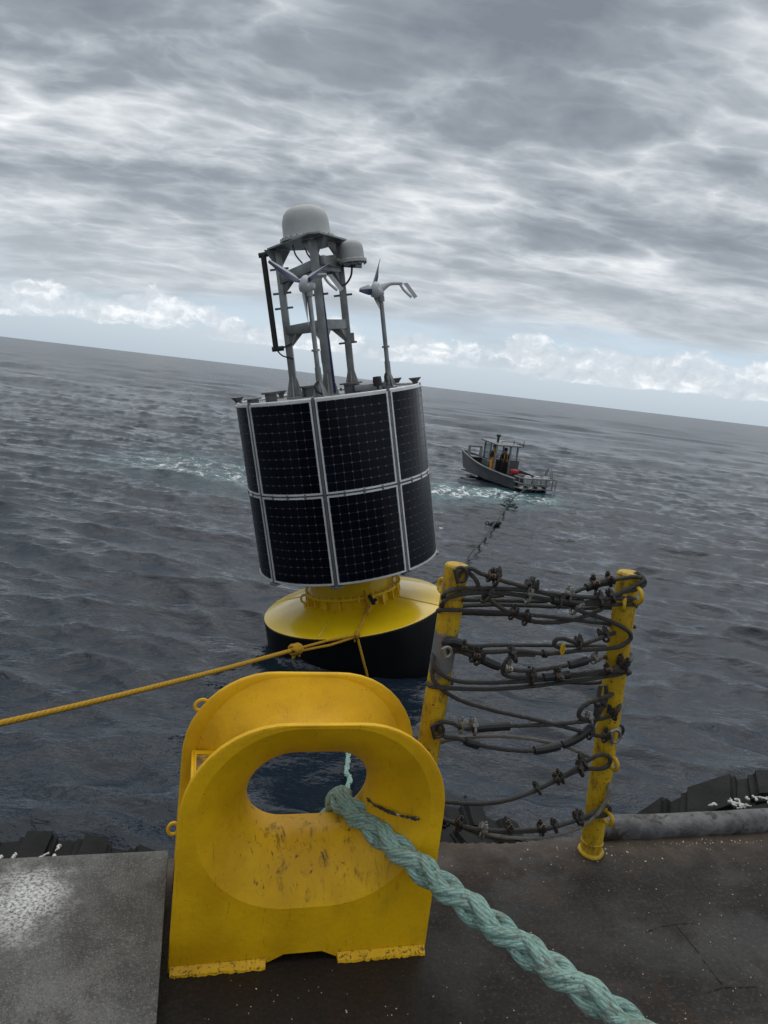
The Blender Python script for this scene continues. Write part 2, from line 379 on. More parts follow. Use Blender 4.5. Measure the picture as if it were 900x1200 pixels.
def hawser_mat():
    m = bpy.data.materials.new('faded_green_hawser'); m.use_nodes = True; t = NT(m.node_tree); b = t.n['Principled BSDF']
    uv = t.node('ShaderNodeTexCoord').outputs['UV']; u_, v_, _ = t.xyz(uv); co = t.node('ShaderNodeTexCoord').outputs['Object']
    yarn = t.math('SINE', t.math('MULTIPLY', t.math('ADD', t.math('MULTIPLY', u_, 7.0), t.math('MULTIPLY', v_, 5.0)), 6.2832))
    fib = t.step(t.noise(t.comb(t.math('MULTIPLY', u_, 26), t.math('ADD', t.math('MULTIPLY', v_, 9), t.math('MULTIPLY', u_, 8)), 0.0), 1.0, 5, 0.7), 0.32, 0.68)
    c = t.mix(fib, (0.17, 0.38, 0.32), (0.55, 0.80, 0.71))
    c = t.mix(t.math('MULTIPLY', t.step(t.noise(co, 7, 6, 0.6), 0.45, 0.65), 0.6), c, (0.50, 0.72, 0.63))
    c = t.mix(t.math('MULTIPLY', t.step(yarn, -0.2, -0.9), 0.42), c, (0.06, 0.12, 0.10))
    worn = t.step(t.noise(co, 30, 8, 0.75, 0.5), 0.50, 0.60)
    c = t.mix(t.math('MULTIPLY', worn, 0.55), c, (0.24, 0.22, 0.17))
    dk = t.step(t.noise(co, 75, 6, 0.75), 0.56, 0.64)
    c = t.mix(t.math('MULTIPLY', dk, 0.75), c, (0.06, 0.055, 0.04))
    t.put(b.inputs['Base Color'], c); b.inputs['Roughness'].default_value = 0.62
    bp = t.node('ShaderNodeBump'); bp.inputs['Strength'].default_value = 0.9; bp.inputs['Distance'].default_value = 0.003
    t.put(bp.inputs['Height'], t.math('ADD', t.math('ADD', fib, t.math('MULTIPLY', yarn, 0.5)), t.math('MULTIPLY', t.noise(co, 180, 3, 0.6), 0.4))); t.l.new(bp.outputs[0], b.inputs['Normal'])
    return m
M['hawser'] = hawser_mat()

def deck_mat():
    m = bpy.data.materials.new('worn_brown_deck_paint'); m.use_nodes = True; t = NT(m.node_tree); b = t.n['Principled BSDF']
    co = t.node('ShaderNodeTexCoord').outputs['Object']; xa, yb, _ = t.xyz(co)
    c = t.mix(t.step(t.noise(co, 3.2, 8, 0.65), 0.3, 0.7), (0.009, 0.0070, 0.0055), (0.027, 0.0225, 0.019))
    c = t.mix(t.math('MULTIPLY', t.step(t.noise(t.mapping(co, loc=(4, 2, 0)), 2.1, 7, 0.62, 0.6), 0.50, 0.62), 0.6), c, (0.046, 0.024, 0.011))
    c = t.mix(t.math('MULTIPLY', t.step(t.noise(t.mapping(co, loc=(9, 5, 0)), 3.3, 8, 0.66), 0.52, 0.62), 0.3), c, (0.048, 0.046, 0.044))
    gr = t.noise(co, 85, 6, 0.75)
    c = t.mix(t.math('MULTIPLY', t.step(gr, 0.53, 0.66), 0.75), c, (0.085, 0.078, 0.070))
    c = t.mix(t.step(gr, 0.46, 0.36), c, (0.005, 0.004, 0.0035))
    sc_ = t.step(t.noise(t.mapping(co, rot=(0, 0, 0.7), scale=(2, 26, 1)), 3, 6, 0.7, 0.3), 0.66, 0.72)
    c = t.mix(t.math('MULTIPLY', sc_, 0.5), c, (0.012, 0.010, 0.009))
    # rust along the edge
    edge = t.step(t.math('ADD', yb, t.math('MULTIPLY', t.noise(co, 7, 6, 0.65), 0.35)), 2.12, 2.34)
    c = t.mix(t.math('MULTIPLY', edge, 0.6), c, t.mix(t.noise(co, 14, 5, 0.6), (0.045, 0.022, 0.010), (0.15, 0.12, 0.095)))
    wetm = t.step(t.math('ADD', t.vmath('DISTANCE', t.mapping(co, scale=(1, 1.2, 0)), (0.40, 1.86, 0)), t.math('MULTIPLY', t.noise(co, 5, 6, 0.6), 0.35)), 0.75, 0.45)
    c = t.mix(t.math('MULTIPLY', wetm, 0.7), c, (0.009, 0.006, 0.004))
    pale = t.math('MULTIPLY', t.step(t.vmath('DISTANCE', t.mapping(co, scale=(1.0, 1.4, 1)), (1.82, 3.10, 0)), 0.12, 0.02), t.step(t.noise(co, 30, 6, 0.7), 0.45, 0.6))
    c = t.mix(t.math('MULTIPLY', pale, 0.8), c, (0.30, 0.25, 0.17))
    t.put(b.inputs['Base Color'], c)
    wet = t.step(t.noise(t.mapping(co, loc=(1, 7, 0)), 2.4, 7, 0.65), 0.40, 0.56)
    b.inputs['Specular IOR Level'].default_value = 0.28
    t.put(b.inputs['Roughness'], t.math('ADD', 0.25, t.math('MULTIPLY', wet, 0.45)))
    bp = t.node('ShaderNodeBump'); bp.inputs['Strength'].default_value = 0.8; bp.inputs['Distance'].default_value = 0.006
    h = t.math('ADD', t.math('MULTIPLY', t.noise(co, 75, 6, 0.7), 0.7), t.math('MULTIPLY', t.noise(co, 12, 5, 0.6), 1.0))
    t.put(bp.inputs['Height'], h); t.l.new(bp.outputs[0], b.inputs['Normal'])
    return m
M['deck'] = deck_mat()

def platform_mat():
    m = bpy.data.materials.new('grey_gritty_nonslip'); m.use_nodes = True; t = NT(m.node_tree); b = t.n['Principled BSDF']
    co = t.node('ShaderNodeTexCoord').outputs['Object']
    c = t.mix(t.step(t.noise(co, 4.5, 8, 0.65), 0.3, 0.7), (0.055, 0.053, 0.048), (0.150, 0.146, 0.136))
    c = t.mix(t.math('MULTIPLY', t.step(t.noise(t.mapping(co, loc=(3, 3, 0)), 6, 8, 0.7, 0.5), 0.50, 0.66), 0.7), c, (0.040, 0.037, 0.033))
    gr = t.noise(co, 230, 3, 0.7)
    c = t.mix(t.math('MULTIPLY', t.step(gr, 0.54, 0.68), 0.6), c, (0.30, 0.29, 0.27))
    c = t.mix(t.math('MULTIPLY', t.step(gr, 0.45, 0.32), 0.8), c, (0.022, 0.020, 0.018))
    ds = t.vmath('DISTANCE', t.mapping(co, scale=(1.0, 0.75, 0)), (-0.37, 1.43, 0))
    wh = t.math('MULTIPLY', t.step(t.math('ADD', ds, t.math('MULTIPLY', t.math('SUBTRACT', t.noise(co, 11, 6, 0.7), 0.5), 0.22)), 0.15, 0.02), t.step(t.noise(co, 120, 6, 0.75), 0.36, 0.60))
    c = t.mix(wh, c, (0.66, 0.66, 0.64))
    t.put(b.inputs['Base Color'], c); b.inputs['Roughness'].default_value = 0.75
    bp = t.node('ShaderNodeBump'); bp.inputs['Strength'].default_value = 0.8; bp.inputs['Distance'].default_value = 0.004
    t.put(bp.inputs['Height'], t.math('ADD', t.noise(co, 160, 5, 0.7), t.math('MULTIPLY', t.noise(co, 15, 4, 0.6), 0.8))); t.l.new(bp.outputs[0], b.inputs['Normal'])
    return m
M['platform'] = platform_mat()
M['pipe'] = material('scuffed_grey_pipe', (0.105, 0.105, 0.105), 0.55, 0.1, 0.45, 14, 0.6, 40, dirt=(0.035, 0.026, 0.02), dscale=9, dlo=0.54, dhi=0.62)

# ------------------------------------------------------------------ sea
def sea_mat():
    m = bpy.data.materials.new('sea_water'); m.use_nodes = True; t = NT(m.node_tree); b = t.n['Principled BSDF']
    co = t.node('ShaderNodeNewGeometry').outputs['Position']
    wk = t.node('ShaderNodeAttribute', attribute_name='wake').outputs['Fac']
    fm = t.node('ShaderNodeAttribute', attribute_name='foam').outputs['Fac']
    p2 = t.mapping(co, scale=(1, 1, 0))
    fn = t.noise(t.mapping(p2, rot=(0, 0, 0.35), scale=(0.8, 0.8, 1)), 2.6, 9, 0.75, 0.6)
    foam = t.step(t.math('ADD', fn, t.math('MULTIPLY', t.math('SUBTRACT', fm, 1.0), 0.55)), 0.48, 0.60)
    aer = t.math('MULTIPLY', wk, t.step(t.noise(p2, 0.7, 5, 0.6), 0.30, 0.62))
    c = t.mix(t.math('MULTIPLY', aer, 0.85), (0.010, 0.019, 0.031), (0.10, 0.22, 0.24))
    c = t.mix(foam, c, (0.80, 0.84, 0.85))
    t.put(b.inputs['Base Color'], c)
    dist = t.vmath('LENGTH', t.vmath('SUBTRACT', co, (0, 0, CZ)))
    far = t.step(t.math('LOGARITHM', dist, 10.0), 1.0, 2.5)
    t.put(b.inputs['Roughness'], t.math('ADD', t.math('ADD', 0.035, t.math('MULTIPLY', far, 0.22)), t.math('MULTIPLY', foam, 0.4)))
    b.inputs['IOR'].default_value = 1.333
    def wv(scale, sx, rot, det, dst=0.3, loc=(0, 0, 0)):
        return t.noise(t.mapping(p2, loc=loc, rot=(0, 0, rot), scale=(sx, 1, 1)), scale, det, 0.55, dst)
    h = t.math('ADD', t.math('MULTIPLY', wv(1.3, 0.5, 0.12, 6), 0.10), t.math('MULTIPLY', wv(3.6, 0.55, -0.25, 4, 0.3, (4, 1, 0)), 0.034))
    h = t.math('ADD', h, t.math('MULTIPLY', wv(11.0, 0.65, 0.25, 3, 0.5, (2, 8, 0)), 0.016))
    bp = t.node('ShaderNodeBump'); bp.inputs['Strength'].default_value = 1.0; bp.inputs['Distance'].default_value = 1.0
    t.put(bp.inputs['Height'], h); t.l.new(bp.outputs[0], b.inputs['Normal'])
    return m
M['sea'] = sea_mat()
WAKE = [on_z(px, py, WZ) for px, py in ((120, 522), (175, 532), (235, 547), (290, 559), (370, 566), (440, 570), (505, 574), (560, 579), (612, 583))]
def dist_poly(X, Y, pts):
    best = np.full(X.shape, 1e9); par = np.zeros(X.shape); k = len(pts)
    for i in range(k-1):
        ax_, ay_ = pts[i].x, pts[i].y; bx_, by_ = pts[i+1].x-ax_, pts[i+1].y-ay_
        tt = np.clip(((X-ax_)*bx_+(Y-ay_)*by_)/(bx_*bx_+by_*by_), 0, 1)
        d = np.hypot(X-ax_-tt*bx_, Y-ay_-tt*by_); mm = d < best
        best = np.where(mm, d, best); par = np.where(mm, (i+tt)/(k-1), par)
    return best, par
def build_sea():
    th_f = np.radians(np.linspace(-42, 42, 760))
    th_c = np.radians(np.concatenate([np.linspace(42, 318, 70)[1:-1]]))
    th = np.concatenate([th_f, th_c]); nt_ = len(th)
    rr = [2.2]
    while rr[-1] < 30000:
        r_ = rr[-1]; dep = 5.0/r_
        rr.append(r_ + max(0.055, min(r_*r_/5.0/850*0.75, r_*0.16)) )
    rr = np.array(rr); nr = len(rr); rr[1:-1] += (rng.uniform(-.3, .3, nr-2)*np.diff(rr)[:-1])
    RR, TH = np.meshgrid(rr, th, indexing='ij'); X = RR*np.sin(TH); Y = RR*np.cos(TH)
    dr = np.gradient(rr)[:, None]*np.ones_like(TH); dth = np.abs(np.gradient(th)); dth[-1] = dth[-2]
    dt = RR*np.minimum(dth, 0.2)[None, :]
    H = np.zeros_like(X); DX = np.zeros_like(X); DY = np.zeros_like(X)
    lam = np.concatenate([np.exp(rng.uniform(np.log(0.30), np.log(5.0), 95)), np.exp(rng.uniform(np.log(5.0), np.log(38.0), 34))])
    for L in lam:
        ang = R(-98)+rng.normal(0, 0.42)            # travelling roughly towards the ship
        k = 2*np.pi/L; kx, ky = math.cos(ang)*k, math.sin(ang)*k; ph = rng.uniform(0, 6.283)
        slope = 0.039 if 0.4 < L < 2.2 else 0.019 if L < 5 else 0.018
        er = np.abs(kx*np.sin(TH)+ky*np.cos(TH))*dr; et = np.abs(kx*np.cos(TH)-ky*np.sin(TH))*dt
        fade = np.clip(2.0-np.maximum(er, et)/6.0, 0, 1)
        A_ = slope/k*fade*(1.0 if L < 5 else np.clip((RR-28)/70, 0.06, 1)); p = kx*X+ky*Y+ph
        H += A_*np.cos(p); DX -= 0.8*A_*np.sin(p)*kx/k; DY -= 0.8*A_*np.sin(p)*ky/k
    V = np.stack([X+DX, Y+DY, WZ+H], -1).reshape(-1, 3)
    i = np.arange(nr-1)[:, None]; j = np.arange(nt_)[None, :]; j2 = (j+1) % nt_
    F = np.stack([i*nt_+j, i*nt_+j2, (i+1)*nt_+j2, (i+1)*nt_+j], -1).reshape(-1, 4)
    V = np.vstack([V, [[0, 0, WZ]]]); ci = len(V)-1
    me = bpy.data.meshes.new('sea'); nf = len(F); nc = nt_
    T = np.stack([np.full(nc, ci), (np.arange(nc)+1) % nc, np.arange(nc)], -1)
    loops = np.concatenate([F.ravel(), T.ravel()])
    starts = np.concatenate([np.arange(nf)*4, nf*4+np.arange(nc)*3])
    me.vertices.add(len(V)); me.vertices.foreach_set('co', V.ravel())
    me.loops.add(len(loops)); me.loops.foreach_set('vertex_index', loops.astype(np.int32))
    me.polygons.add(nf+nc); me.polygons.foreach_set('loop_start', starts.astype(np.int32))
    me.polygons.foreach_set('use_smooth', np.ones(nf+nc, bool))
    me.update(calc_edges=True); me.validate()
    d, par = dist_poly(V[:, 0], V[:, 1], WAKE)
    wake = np.clip(1.3-d/(3.2+2.5*(1-par)), 0, 1)*np.clip(par*5, 0, 1)*np.where(par > 0.5, 1.0, 0.55)
    foam = np.clip(1.35-d/(3.4+3.2*(1-par)), 0, 1)*np.clip(par*6, 0, 1)*np.where(par > 0.45, 1.0, 0.93)
    spot = on_z(518, 618, WZ); foam = np.maximum(foam, np.clip(1.2-np.hypot(V[:, 0]-spot.x, V[:, 1]-spot.y)/0.5, 0, 0.95))
    for nm, arr in (('wake', wake), ('foam', foam)):
        at = me.attributes.new(nm, 'FLOAT', 'POINT'); at.data.foreach_set('value', arr.astype(np.float32))
    me.materials.append(M['sea'])
    return link('sea', me, kind='structure')
build_sea()

# ------------------------------------------------------------------ ship: deck, hull side, raised platform, edge pipe
def shipobj(mb, name, mats, parent=None, smooth=True, angle=35, **kw):
    """mesh in ship coordinates (a along the side, b outboard, z up)"""
    return mb.obj(name, mats, parent, smooth, angle, mw=SHIP.copy() if parent is None else None, **kw)
EDGE = 2.2
def deck():
    mb = MB(); n = 240; a0, a1 = -10, 12
    xs = [a0] + list(np.linspace(0.4, 2.2, n)) + [a1]
    ys = [EDGE + (0.012*math.sin(x*9)+random.uniform(-.006, .006) if 0.4 < x < 1.6 else 0.0) for x in xs]
    k = len(xs)
    v = [(x, -6, 0) for x in xs]+[(x, y-0.012, 0) for x, y in zip(xs, ys)]+[(x, y, -0.014) for x, y in zip(xs, ys)]+[(x, y-.004, -0.05) for x, y in zip(xs, ys)]
    f = [(r_*k+i, r_*k+i+1, (r_+1)*k+i+1, (r_+1)*k+i) for r_ in range(3) for i in range(k-1)]
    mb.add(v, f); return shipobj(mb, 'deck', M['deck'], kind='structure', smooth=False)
dk = deck()
mb = MB()
mb.box((1, EDGE-0.06, -2.55), (22, 0.06, 4.98)); shipobj(mb, 'ship_hull', M['hull'], kind='structure')
# raised non-slip platform on the left
PT = 0.10
mb = MB(); mb.box((-2.0, (1.435+2.09)/2, PT/2+0.002), (4.0, 2.09-1.435, PT), bev=0.006)
shipobj(mb, 'raised_platform', M['platform'], kind='structure')
mb = MB(); mb.box((-1.97, 1.415, PT/2+0.004), (4.1, 0.03, PT+0.006), bev=0.004)
shipobj(mb, 'platform_edging', material('worn_tan_edging', (0.20, 0.17, 0.14), 0.7, 0, 0.35, 20, 0.2, 60), kind='structure')
# half pipe along the edge right of the right hand post
mb = MB(); pts = [(1.535, 2.2, 0.012)]+[(1.56+0.12*i, 2.2+0.003*math.sin(i*2.1), 0.02+0.002*math.sin(i*1.3)) for i in range(60)]
mb.tube(pts, [0.03]+[0.048]*60, 18)
shipobj(mb, 'edge_pipe', M['pipe'], label='scuffed grey steel pipe welded along the deck edge right of the posts', category='pipe')
# weld scar and chips on the deck
def wpt(px, py, z=0.0):
    p = on_z(px, py, z); return Vector((p.dot(S), p.dot(N), z))
mb = MB()
for path in ([(757, 1092), (775, 1086), (792, 1083), (812, 1082)], [(792, 1084), (815, 1112), (835, 1140), (846, 1153)], [(825, 1165), (845, 1158), (870, 1157), (888, 1156)]):
    pts = spline([wpt(x, y, 0.0002) for x, y in path], 8)
    mb.tube([p+Vector((random.uniform(-.001, .001), random.uniform(-.001, .001), random.uniform(-.0015, .001))) for p in pts], [0.0021+random.uniform(-.0008, .0008) for _ in pts], 6)
wb = mb.obj('weld_bead', M['deck'], dk)
mb = MB()
for i in range(300):
    if i < 90: px, py = random.gauss(820, 50), 983+random.gauss(4, 4)
    elif i < 150: px, py = random.gauss(690, 60), random.gauss(1005, 14)
    elif i < 180: px, py = random.uniform(190, 500), random.uniform(1135, 1195)
    else: px, py = random.uniform(505, 900), random.uniform(1000, 1200)
    p = wpt(px, py); s_ = random.choice((.0010, .0012, .0016, .0022, .0034 if i < 150 else .0014))
    if p.y > 2.14 or (p.x < 0.02): continue
    mb.box(p+Vector((0, 0, s_*0.35)), (s_*random.uniform(1, 2), s_, s_*0.7), Matrix.Rotation(random.uniform(0, 3), 3, 'Z'))
chips = shipobj(mb, 'paint_chips', material('pale_paint_chips', (0.55, 0.50, 0.40), 0.6, 0, 0.3, 9), kind='stuff', smooth=False)

# ------------------------------------------------------------------ fairlead (the yellow chock)
CA, CB, CZH = 0.3775, (1.72+2.065)/2, 0.434               # centre of the hole in ship coordinates
NS = 96
def slotpts(off):
    # same angular parameter for every offset so that the loft stays straight
    c = 0.054; hh = 0.122+off; pts = []
    na = NS//4; ns_ = NS//4
    for i in range(na): a = -math.pi/2+math.pi*i/na; pts.append((c+hh*math.cos(a), hh*math.sin(a)))
    for i in range(ns_): pts.append((c-2*c*i/ns_, hh))
    for i in range(na): a = math.pi/2+math.pi*i/na; pts.append((-c+hh*math.cos(a), hh*math.sin(a)))
    for i in range(ns_): pts.append((-c+2*c*i/ns_, -hh))
    return pts
FR = 0.142                                                # lip radius
def plate_outline(rz=0.0, foot=True):
    """outer outline in (x from hole centre, z from hole centre), same parameter as slotpts, as corresponding points"""
    HW, HT, HB = 0.3595, 0.708-CZH, -CZH
    cx, cz_ = 0.262, 0.262                               # top corner ellipse
    pts = []
    def side(t):                                         # t 0..1 from bottom corner up the right side over to top centre
        pass
    na = NS//4
    for (x, z) in slotpts(FR):
        # cast from an inner point outward
        ox = max(-0.054, min(0.054, x)); d = Vector((x-ox, z)); 
        if abs(d.x) < 1e-9: pts.append((x, HT if z > 0 else HB)); continue
        best = None
        # side
        t = (HW*(1 if d.x > 0 else -1)-ox)/d.x; zz = d.y*t
        if zz <= HT-cz_ and zz >= HB: best = t
        if best is None and zz < HB: best = HB/d.y
        if best is None:
            ex = (HW-cx)*(1 if d.x > 0 else -1); ez = HT-cz_
            lo, hi = 0.0, 20.0
            def inside(t):
                X, Zz = abs(ox+d.x*t), d.y*t
                if Zz > HT or X > HW: return False
                if X > HW-cx and Zz > HT-cz_: return ((X-HW+cx)/cx)**2+((Zz-HT+cz_)/cz_)**2 <= 1
                return True
            for _ in range(40):
                mid = (lo+hi)/2
                if inside(mid): lo = mid
                else: hi = mid
            best = lo
        pts.append((ox+d.x*best, d.y*best))
    # snap the two lower corners
    for sx in (-1, 1):
        k = min(range(len(pts)), key=lambda i: (pts[i][0]-sx*HW)**2+(pts[i][1]-HB)**2); pts[k] = (sx*HW, HB)
    return pts
fl = empty('fairlead', ship(CA, CB, 0), 'large yellow steel chock with an oval hole that the green hawser runs through', 'fairlead', rot=SHIP.to_3x3())
def at_fl(mb): return mb.xf(Matrix.Translation((-CA, -CB, 0)))
outl = plate_outline()
def loft(rings, closed_ends=False):
    mb = MB(); v = []; n = len(rings[0])
    for r_ in rings: v += r_
    f = [(i*n+j, i*n+(j+1) % n, (i+1)*n+(j+1) % n, (i+1)*n+j) for i in range(len(rings)-1) for j in range(n)]
    mb.add(v, f); return mb
def make_plate(bf, sgn, thick=0.018, noch=True):
    """plate whose visible face is at b = bf, facing sgn (-1 towards the deck)"""
    rings = []
    op = [(x, z) for x, z in outl]
    def ring(pts, b): return [Vector((CA+x, b, CZH+z)) for x, z in pts]
    inn = slotpts(FR)
    rings.append(ring(inn, bf+thick*-sgn)); rings.append(ring(inn, bf))
    for t in (0.33, 0.66): rings.append(ring([(a[0]*(1-t)+o[0]*t, a[1]*(1-t)+o[1]*t) for a, o in zip(inn, op)], bf))
    sh = lambda e: [(x-(e if x > 0.3 else -e if x < -0.3 else x/0.36*e), z-(e if z > 0 else 0)) for x, z in op]
    rings.append(ring(sh(0.006), bf)); rings.append(ring(sh(0.0015), bf+0.0015*-sgn)); rings.append(ring(op, bf+0.006*-sgn))
    rings.append(ring(op, bf+(thick-0.004)*-sgn)); rings.append(ring(sh(0.004), bf+thick*-sgn)); rings.append(ring(inn, bf+thick*-sgn))
    # notch under the plate
    for r_ in rings:
        for p in r_:
            if p.z < 0.03 and 0.27 < p.x < 0.48: p.z = 0.028
            elif p.z < 0.03: p.z = 0.0
    return loft(rings)
at_fl(make_plate(1.72, -1)).obj('front_plate', M['chock'], fl, angle=50)
at_fl(make_plate(2.065, 1)).obj('back_plate', M['chock'], fl, angle=50)
# bell mouth: inner skin from the front plate over the lip, through the throat and out to the back plate; outer skin 16 mm outside
def bellf(t):
    # lip section: leaves the plate at about 35 degrees and ends square to it
    a0_ = 0.60; a = a0_+(math.pi/2-a0_)*t
    return 1-(math.sin(a)-math.sin(a0_))/(1-math.sin(a0_)), (math.cos(a0_)-math.cos(a))/math.cos(a0_)
def bell():
    prof = []
    dep = (2.065-1.72)/2
    for i in range(15):
        t_i = i/14; prof.append((FR*(1-t_i)**1.0 if False else FR*bellf(t_i)[0], 1.7201+dep*bellf(t_i)[1]))
    prof += [(o, 2*CB-b) for o, b in prof[-2::-1]]
    rings = [[Vector((CA+x, b, CZH+z)) for x, z in slotpts(o)] for o, b in prof]
    t = 0.016
    outer = []
    for i in range(15):
        q_ = bellf(i/14); outer.append((FR*q_[0]+t*(1-q_[0]), 1.7371+(dep-0.017)*q_[1]))
    outer += [(o, 2*CB-b) for o, b in outer[-2::-1]]
    rings += [[Vector((CA+x, b, CZH+z)) for x, z in slotpts(o)] for o, b in outer[::-1]]
    rings.append(rings[0])
    return loft(rings)
at_fl(bell()).obj('bell_mouth', M['chock'], fl, angle=60)
for sx in (-1, 1):
    mb = MB(); x0 = CA+sx*0.325
    mb.box((x0, CB, 0.46/2+0.005), (0.014, 2.065-1.72-0.038, 0.46), bev=0.003)
    mb.box((x0-sx*0.047, CB+0.05, 0.466), (0.090, 0.17, 0.012), bev=0.003)
    g = at_fl(mb).obj('side_web', M['chock'], fl)
    mb = MB(); mb.box((x0-sx*0.047, CB+0.04, 0.4745), (0.080, 0.13, 0.004), bev=0.001)
    at_fl(mb).obj('worn_step', M['bare_steel'], g, label='bare scuffed steel step with yellow paint worn off')
def eye(px, py, b, ang, sz, parent):
    p = on_b(px, py, b); q = Vector((p.dot(S), p.dot(N), p.z))
    e1 = Vector((math.cos(ang), 0, math.sin(ang))); e2 = Vector((-math.sin(ang), 0, math.cos(ang)))
    mb = MB(); mb.tube(torus_pts(q, e1, e2, sz*1.25, 22, sz), sz*0.34, 8, closed=True)
    at_fl(mb).obj('lifting_eye', M['chock'], parent)
eye(236, 826, 2.06, R(35), 0.0155, fl); eye(203, 971, 2.06, R(80), 0.0155, fl)
for x0, x1 in ((0.024, 0.275), (0.475, 0.731)):
    mb = MB(); n_ = 40; yy = [1.700+random.uniform(-.003, .003) for _ in range(n_+1)]
    v = []
    for i in range(n_+1):
        x = x0+(x1-x0)*i/n_
        v += [(x, 1.7195, 0.001), (x, yy[i], 0.001), (x, yy[i]+.002, 0.008+random.uniform(-.001, .001)), (x, 1.7195, 0.020)]
    mb.add(v, [(i*4+j_, i*4+(j_+1) % 4, i*4+4+(j_+1) % 4, i*4+4+j_) for i in range(n_) for j_ in range(4)]+[(0, 1, 2, 3), tuple(n_*4+q for q in (3, 2, 1, 0))])
    at_fl(mb).obj('base_weld', M['chock'], fl)
# gouge where paint has been rubbed off by a rope, right of the hole
mb = MB()
def bell_surface(px, py):
    # first hit of a photograph direction with the front half of the bell skin (numeric)
    d = ray(px, py); best = None
    for i in range(400):
        b = 1.715+0.17*i/400
        p = on_b(px, py, b); x, z = p.dot(S)-CA, p.z-CZH
        ox = max(-0.054, min(0.054, x)); off = math.hypot(x-ox, z)-0.122
        dep = (2.065-1.72)/2
        if off >= FR: surf = 1.72
        else: s_ = 1-max(off, 0)/FR; surf = 1.72+dep*(1-math.sqrt(max(0, 1-s_*s_)))
        if b >= surf: return Vector((p.dot(S), b, p.z))
    return Vector((p.dot(S), b, p.z))
gp = [bell_surface(x, y) for x, y in ((430, 935), (437, 942), (445, 946), (455, 951), (467, 955), (480, 958), (491, 960))]
gp = spline(gp, 5)
mb.tube([p+Vector((0, -0.0005, random.uniform(-.001, .001))) for p in gp], [random.uniform(.0016, .0065) for _ in gp], 6)
at_fl(mb).obj('rubbed_groove', material('bare_groove', (0.035, 0.03, 0.03), 0.5, 0.2, 0.8, 90, dirt=(0.42, 0.40, 0.38), dscale=70, dlo=0.56, dhi=0.64), fl, label='dark scraped groove with bare metal showing')

# ------------------------------------------------------------------ plaited green hawser
def hawser():
    def fl_pt(px, py, dpt):                                # point at a camera depth
        d = cf+(px-450)/FPX*cr-(py-600)/FPX*cu; return CAM+d*dpt
    lipz = on_b(404, 942, CB).z
    P_lip = on_b(404, 942, CB)
    fl_w = [on_z(x, y, WZ+0.04) for x, y in ((404, 860), (408, 882), (406, 905), (403, 930))]
    ent = ship(0.62, 5.4, WZ+0.02)
    path = fl_w+[ent]
    la = on_b(404, 942, CB).dot(S)
    back = ship(la, CB+0.105, lipz-0.075)
    for t in (0.12, 0.4, 0.7, 0.9): path.append(ent.lerp(back, t)+Vector((0, 0, -0.25*math.sin(t*math.pi))))
    path += [back, ship(la, CB+0.055, lipz-0.016), P_lip]
    end = fl_pt(747, 1206, 1.62)
    st = path[-1]
    for t in (0.15, 0.35, 0.55, 0.75, 1.0, 1.3, 1.7, 2.3):
        p = st.lerp(end, t); p.z -= 0.018*math.sin(min(t, 1)*math.pi); path.append(p)
    path = [Vector(p) for p in path]
    cl_ = spline(path, 90)
    # resample evenly
    L = [0]
    for i in range(1, len(cl_)): L.append(L[-1]+(cl_[i]-cl_[i-1]).length)
    tot = L[-1]; step = 0.006
    res = []; j = 0
    # coarse beyond the ship's side
    d = 0.0
    while d < tot:
        while L[j+1] < d: j += 1
        t = (d-L[j])/max(1e-9, L[j+1]-L[j]); p = cl_[j].lerp(cl_[j+1], t)
        res.append((p, d)); d += 0.03 if p.dot(N) > 2.6 else step
    root = empty('mooring_hawser', P_lip, 'thick faded green plaited rope resting over the lower lip of the yellow chock', 'rope')
    pitch = 0.33; r_out = 0.0190; r_str = 0.0132
    pts = [p for p, _ in res]; k = len(pts)
    tang = [(pts[min(i+1, k-1)]-pts[max(i-1, 0)]).normalized() for i in range(k)]
    nrm = []; n0 = Vector((0, 0, 1)); n0 = (n0-tang[0]*n0.dot(tang[0])).normalized()
    for i in range(k):
        n0 = (n0-tang[i]*n0.dot(tang[i])).normalized(); nrm.append(n0.copy())
    for sgn in (1, -1):
        for q in (0, 1):
            for pr in (-1, 1):
                sp = []
                for i in range(k):
                    ph = 2*math.pi*res[i][1]/pitch
                    rad = r_out+sgn*0.0078*math.cos(2*ph)
                    th = sgn*ph+math.pi*q+pr*0.43
                    bi = tang[i].cross(nrm[i])
                    wob = 1+0.008*math.sin(res[i][1]*37+q*2+pr)
                    sp.append(pts[i]+(nrm[i]*math.cos(th)+bi*math.sin(th))*rad*wob)
                mb = MB(); mb.tube(sp, r_str, 10, vscale=8)
                o = mb.obj('strand', M['hawser'], root, angle=80); o.matrix_parent_inverse = root.matrix_world.inverted()
hawser()

